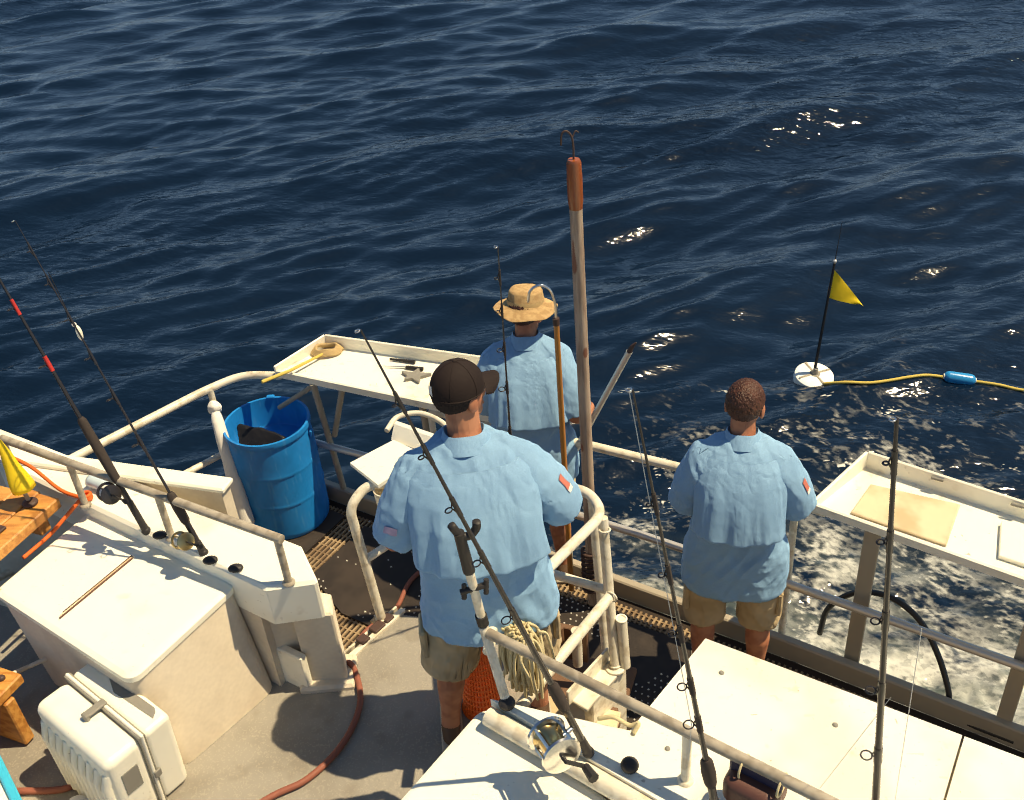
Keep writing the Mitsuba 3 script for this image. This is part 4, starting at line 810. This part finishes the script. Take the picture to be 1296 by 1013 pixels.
    for sd, (sh, el_, wr, hd, pn, th_) in zip((-1, 1), arms):
        sh, el_ = A(sh), A(el_); d = (el_ - sh) / np.linalg.norm(el_ - sh); e = sh + (el_ - sh) * (sleeves / .62 * .86)
        disc = lambda c, r, h: m3.Manifold.cylinder(h, float(r), float(r * 1.02), 28).transform(np.column_stack([frame(np.cross(d, [.3, .5, .1]), d)[:, [2, 0, 1]], c]).astype(float))
        F_ = np.column_stack([np.cross(d, [0, 1, .2]) / np.linalg.norm(np.cross(d, [0, 1, .2])), np.zeros(3), d]); F_[:, 1] = np.cross(F_[:, 2], F_[:, 0])
        cyl = lambda c, r, h: m3.Manifold.cylinder(h, float(r), float(r), 28).transform(np.column_stack([F_, c]).astype(float))
        mid = sh + (e - sh) * .5
        sm += [m3.Manifold.batch_hull([sph(sh + A([-sd * .01, 0, -.01]), .088), cyl(mid, .094, .01)]), m3.Manifold.batch_hull([cyl(mid, .094, .01), cyl(e, .088, .012)])]
        sm += [m3.Manifold.batch_hull([sph((sd * .05, -.008, 1.485), .058), sph(sh + A([-sd * .01, 0, 0]), .080)]), m3.Manifold.batch_hull([sph((sd * .10, 0, 1.34), .11), sph(sh + A([-sd * .005, 0, -.02]), .085)])]
    s = relax(union(sm), .012, 14); nrm = s.vertex_normals; v = s.vertices
    ang = np.arctan2(v[:, 1], v[:, 0]); q = np.stack([v[:, 0] * 13 + 1.5 * np.sin(v[:, 2] * 7 + seed), v[:, 1] * 13, v[:, 2] * 3.2 + seed * 5.3], -1)
    fold = (np.abs(meshkit.fbm(q, 2, seed) - .5) * -2 + .35) * .024; q2 = np.stack([v[:, 0] * 8 + v[:, 2] * 9, v[:, 1] * 8, v[:, 2] * 10 - v[:, 0] * 7 + seed], -1); fold += (np.abs(meshkit.fbm(q2, 2, seed + 9) - .5) * -2 + .35) * .012
    arm = np.clip((np.abs(v[:, 0]) - .23 * wide) / .06, 0, 1); s.vertices = v + nrm * fold[:, None] * (1 - .3 * arm)[:, None]
    sk = put(k, 'shirt', s, 'blue_cloth')
    # collar: a turned down band
    g = np.linspace(0, 2 * np.pi, 40, endpoint=False); co = []
    for r_, z_, o_ in ((.069, 1.50, 0), (.072, 1.535, 0), (.071, 1.562, 0), (.074, 1.565, 0), (.083, 1.545, 0), (.096, 1.512, 0)):
        dip = -.03 * np.clip(np.sin(g), 0, 1); co.append(np.stack([r_ * wide ** .5 * np.cos(g), -.008 + r_ * wide ** .5 * np.sin(g), z_ + dip + .004 * np.sin(3 * g)], -1))
    cv = np.vstack(co); cf = [[i * 40 + j, i * 40 + (j + 1) % 40, (i + 1) * 40 + (j + 1) % 40, (i + 1) * 40 + j] for i in range(5) for j in range(40)]
    put(sk, 'collar', cat([(cv, cf)]), 'blue_cloth')
    # loose cape over the upper back
    if yoke:
        nu, nv = 70, 40; pts = []; pts2 = []
        for j in range(nv):
            t = j / (nv - 1); z = 1.475 - (1.475 - yoke) * t
            ths = np.pi * 1.5 + np.linspace(-1.12, 1.12, nu); edge = 1 - np.abs(np.linspace(-1, 1, nu)) ** 6
            wav = .008 * t * np.sin(ths * 7 + seed) + .003 * t * np.sin(ths * 19 + 2 * seed) + .020 * (.25 + .75 * t) * (meshkit.fbm(np.stack([ths * 7, np.full(nu, t * 1.2), np.full(nu, seed * 1.0)], -1), 3, seed) - .5)
            off = .014 + (.060 * t ** 1.2 + wav * 1.2) * (.25 + .75 * edge)
            p = ringpt(ths, np.full(nu, z), wide)
            c_ = A([0, 0, 0]); dv = p * A([1, 1, 0]); dv /= np.linalg.norm(dv, axis=1, keepdims=True); p = p + dv * off[:, None]; p[:, 2] += .008 * np.sin(ths * 7 + seed) * t; pts.append(p); pts2.append(p - dv * .004)
        a_ = np.vstack(pts); b_ = np.vstack(pts2); fq = A([[i * nu + j, i * nu + j + 1, (i + 1) * nu + j + 1, (i + 1) * nu + j] for i in range(nv - 1) for j in range(nu - 1)])
        last = (nv - 1) * nu; rim = A([[last + j, last + j + 1, nv * nu + last + j + 1, nv * nu + last + j] for j in range(nu - 1)])
        put(sk, 'back_cape', trimesh.Trimesh(np.vstack([a_, b_]), np.vstack([x[:, [0, 1, 2]] for x in (fq, fq[:, ::-1] + nv * nu, rim)] + [x[:, [0, 2, 3]] for x in (fq, fq[:, ::-1] + nv * nu, rim)]), process=False), 'blue_cloth')
    def decal(name, c, ext, u_, v_, mt, lab):
        """a small sewn patch that follows the shirt"""
        from scipy.spatial import cKDTree
        tree = cKDTree(s.vertices); g1, g2 = np.meshgrid(np.linspace(-1, 1, 9), np.linspace(-1, 1, 9)); P_ = A(c) + g1.reshape(-1, 1) * ext[0] * A(u_) + g2.reshape(-1, 1) * ext[1] * A(v_)
        d_, idx = tree.query(P_, k=6); nn = s.vertex_normals[idx].mean(1); nn /= np.linalg.norm(nn, axis=1, keepdims=True)
        off = ((s.vertices[idx] - P_[:, None]) * nn[:, None]).sum(-1).mean(1); Q = P_ + nn * (off + .005)[:, None]
        qf = A([[i * 9 + j, i * 9 + j + 1, (i + 1) * 9 + j + 1, (i + 1) * 9 + j] for i in range(8) for j in range(8)])
        put(sk, name, cat([(Q, qf)]), mt, True, lab)
    if patch:
        sh, el_ = A(arms[1][0]), A(arms[1][1]); d = (el_ - sh) / np.linalg.norm(el_ - sh); c = sh + (el_ - sh) * .30 + A([.075, -.035, .0]); decal('sleeve_patch', c, (.013, .030), np.cross(d, [1, 0, 0]), d, 'red_print', 'red sleeve patch')
        decal('sleeve_patch', c + d * .038, (.013, .008), np.cross(d, [1, 0, 0]), d, 'white_cloth', 'white sleeve patch edge')
    if seed == 1:
        sh, el_ = A(arms[0][0]), A(arms[0][1]); d = (el_ - sh) / np.linalg.norm(el_ - sh); decal('sleeve_print', sh + (el_ - sh) * .55 + A([-.05, -.075, 0]), (.028, .016), A([1.0, 0, 0]), d, 'pink_print', 'faded pink sleeve print')
    # shorts
    sp = [m3.Manifold.batch_hull([sph((x * wide, 0, z), r * (1 + (wide - 1) * .6)) for x in (-.08, .08) for z, r in ((.96, .118), (.84, .128))])]
    for hp, kn, an in legs:
        hp, kn = A(hp), A(kn); t = (hp[2] - shorts_hem) / (hp[2] - kn[2]); e = hp + (kn - hp) * t; d = (e - hp) / np.linalg.norm(e - hp)
        F_ = np.column_stack([[1.0, 0, 0], np.cross(d, [1.0, 0, 0]), d]); F_[:, 0] = np.cross(F_[:, 1], F_[:, 2])
        sp += [m3.Manifold.batch_hull([sph(hp + A([0, 0, -.02]), .112 * wide ** .5), m3.Manifold.cylinder(.01, .112 * wide ** .7, .112 * wide ** .7, 30).transform(np.column_stack([F_, e]).astype(float))])]
    s2 = relax(union(sp), .014, 8); v = s2.vertices; q = np.stack([v[:, 0] * 12, v[:, 1] * 12, v[:, 2] * 7 + seed], -1); s2.vertices = v + s2.vertex_normals * ((np.abs(meshkit.fbm(q, 3, seed + 3) - .5) * -2 + .4) * .022)[:, None]
    sk2 = put(k, 'shorts', s2, 'khaki_cloth')
    for sd, (hp, kn, an) in zip((-1, 1), legs):
        t = .62; c = A(hp) + (A(kn) - A(hp)) * t + A([sd * .108 * wide, -.02, 0]); put(sk2, 'cargo_pocket', cbox([.03, .13, .15], c, None, .012), 'khaki_cloth', 30)
    for hp, kn, an in legs:
        an = A(an); up = union([m3.Manifold.batch_hull([sph(an + A([0, -.035, -.035]), .040), sph(an + A([0, .06, -.04]), .040), sph(an + A([0, .15, -.052]), .030), sph(an + A([0, .0, .005]), .042)])]); put(k, 'shoe', relax(up.trim_by_plane([0, 0, 1], float(an[2] - .068)), .012, 4), 'shoe_leather')
        put(k + '__shoe', 'sole', cbox([.095, .275, .022], an + A([0, .05, -.069]), None, .009), 'shoe_sole', 30) if False else None
        part(k, 'shoe_sole', place(cbox([.098 * scale, .285 * scale, .024 * scale], (0, 0, 0), None, .01), rz(yaw), W(an + A([0, .052, -.068]))), 'shoe_sole', 30)
    Wh = lambda c: ho + Rh @ A(c)
    def onhead(m): m = m.copy(); m.vertices = m.vertices @ Rh.T + ho; return m
    # hair: a shell over the back and top of the skull
    hm = trimesh.creation.icosphere(subdivisions=5); hv = hm.vertices * A([.0845, .104, .101]) + A([0, -.015, .117]); hv += hm.vertices * ((meshkit.fbm(hm.vertices * A([22, 22, 9]), 3, seed) - .4) * .010)[:, None]
    keep = lambda p: (p[:, 1] < .055 + .9 * (p[:, 2] - .14)) & (p[:, 2] > .035 + .42 * (p[:, 1] + .10)); kf_ = keep(hv)[hm.faces].all(1)
    hh = trimesh.Trimesh(hv, hm.faces[kf_], process=False)
    put(k, 'hair', onhead(hh), 'brown_hair' if hat != 'cap' else 'black_cloth')
    if hat == 'cap':
        pr = [(.0915 * math.cos(a), .105 * math.sin(a)) for a in np.linspace(-.15, np.pi / 2, 16)]; cm = lathe(pr, 48); cm.vertices = cm.vertices * A([1, 1.17, 1]) + A([0, -.012, .125])
        cm.vertices += cm.vertices * 0; ck_ = put(k, 'cap', onhead(cm), 'black_cloth')
        us, vs = np.meshgrid(np.linspace(-1, 1, 22), np.linspace(0, 1, 8)); x = us * .078 * (1 - .12 * vs ** 2); y = .080 + .035 * (1 - us ** 2) * (1) - .02 + vs * .092 * np.sqrt(np.clip(1 - .75 * us ** 2, 0, 1)); z = .128 - .030 * us ** 2 - .018 * vs
        bv = np.stack([x, y, z], -1).reshape(-1, 3); bf = A([[i * 22 + j, i * 22 + j + 1, (i + 1) * 22 + j + 1, (i + 1) * 22 + j] for i in range(7) for j in range(21)])
        put(ck_, 'brim', onhead(cat([(bv, bf), (bv - A([0, 0, .006]), bf[:, ::-1])])), 'black_cloth')
        for a_ in np.radians([10, 70, 130, 190, 250, 310]): put(ck_, 'panel_seam', onhead(tube([((.0922 * math.cos(q)) * math.cos(a_), 1.17 * .0922 * math.cos(q) * math.sin(a_) - .012, .125 + .1055 * math.sin(q)) for q in np.linspace(-.1, 1.5, 14)], .0013, 5)), 'black_cloth')
        put(ck_, 'strap_edge', onhead(tube([(.0915 * math.cos(a), 1.17 * .0915 * math.sin(a) - .012, .112) for a in np.linspace(0, 2 * np.pi, 40, endpoint=False)], .003, 6, closed=True)), 'black_cloth')
        put(ck_, 'button', ball(Wh((0, -.012, .231)), [.009, .009, .005]), 'black_cloth')
        # white tag near the back left edge
        a0 = np.radians(np.linspace(-132, -96, 6)); tg = [(.0945 * math.cos(a), -.012 + .1105 * math.sin(a), z_) for a, hz in zip(a0, np.linspace(.008, .034, 6)) for z_ in (.132 - hz * .3, .132 + hz)]
        tf = [[2 * i, 2 * i + 2, 2 * i + 3, 2 * i + 1] for i in range(5)]; put(ck_, 'cap_tag', onhead(cat([(A(tg), tf), (A(tg), [f_[::-1] for f_ in tf])])), 'white_cloth', 40, 'small white mark on the cap')
    if hat == 'boonie':
        pr = [(0, .092), (.05, .091), (.076, .084), (.085, .072), (.091, .03), (.096, .008), (.12, .0), (.145, -.010), (.160, -.018), (.162, -.022), (.158, -.023), (.12, -.008), (.09, .0)]; cm = lathe(pr, 64); v = cm.vertices; rr_ = np.linalg.norm(v[:, :2], axis=1); a_ = np.arctan2(v[:, 1], v[:, 0])
        v[:, 2] += np.clip((rr_ - .10) / .08, 0, 1) * (.012 * np.sin(2 * a_ + .5) + .007 * np.sin(5 * a_)); v += (meshkit.fbm(v * 25, 3, 3)[:, None] - .5) * .010 * v / (np.linalg.norm(v, axis=1, keepdims=True) + .01)
        cm.vertices = v * A([1, 1.12, 1]) + A([0, -.008, .130]); hk2 = put(k, 'hat', onhead(cm), 'tan_felt')
        put(hk2, 'hat_band', onhead(place(lathe([(.0935, .012), (.0945, .020), (.0935, .034), (.0925, .034)], 48), A([[1, 0, 0], [0, 1.12, 0], [0, 0, 1.0]]), [0, -.008, .130])), 'tan_rope')
    return k

def arm(sd, elbow, wrist, hd=(0, 1, -.2), pn=(0, 0, -1), th_=None, sh=(.205, -.005, 1.415)):
    return ((sd * sh[0], sh[1], sh[2]), elbow, wrist, hd, pn, th_ if th_ is not None else sd)
# the capped man on the upper deck
person('big man in a black cap, blue shirt and khaki shorts on the upper deck', (-.150, 2.80, .65), 3, scale=.93, wide=1.10, lean=(-.03, .03), headlift=.035, hem=.74, shorts_hem=.47,
       arms=[arm(-1, (-.335, .03, 1.13), (-.22, .26, 1.08), (.3, 1, 0), sh=(.215, -.005, 1.405)), arm(1, (.355, .05, 1.16), (.25, .28, 1.02), (-.2, 1, -.1), sh=(.215, -.005, 1.41))],
       legs=[[(-.13, 0, .90), (-.19, .0, .49), (-.235, -.035, .08)], [(.12, 0, .90), (.16, .03, .48), (.17, .02, .08)]],
       head_yaw=-52, head_pitch=-4, hat='cap', yoke=1.13, seed=1)
# the man in the tan hat
person('man in a wide tan hat and blue shirt standing at the rail', (.085, 4.36, 0), -6, scale=.985, wide=.84, hem=.76, lean=(-.0, .03),
       arms=[arm(-1, (-.245, .08, 1.14), (-.19, .30, 1.05), sh=(.172, -.005, 1.415)), arm(1, (.245, -.05, 1.15), (.30, .13, 1.02), (.3, 1, -.3), (-1, 0, 0), sh=(.172, -.005, 1.415))],
       head_yaw=-22, head_pitch=-10, hat='boonie', yoke=1.17, seed=2, patch=False)
# the man at the right
person('bareheaded man with short brown hair and blue shirt on the platform at the right', (.965, 3.46, 0), -13, scale=.965, wide=.88, hem=.75, shorts_hem=.48,
       arms=[arm(-1, (-.245, .06, 1.15), (-.17, .28, 1.08), sh=(.168, -.005, 1.415)), arm(1, (.275, .08, 1.15), (.21, .29, 1.10), sh=(.168, -.005, 1.415))],
       legs=[[(-.115, 0, .90), (-.135, .03, .48), (-.14, -.02, .08)], [(.115, 0, .90), (.135, .03, .48), (.14, -.02, .08)]],
       head_yaw=-14, head_pitch=-14, hat=None, yoke=1.14, seed=3)
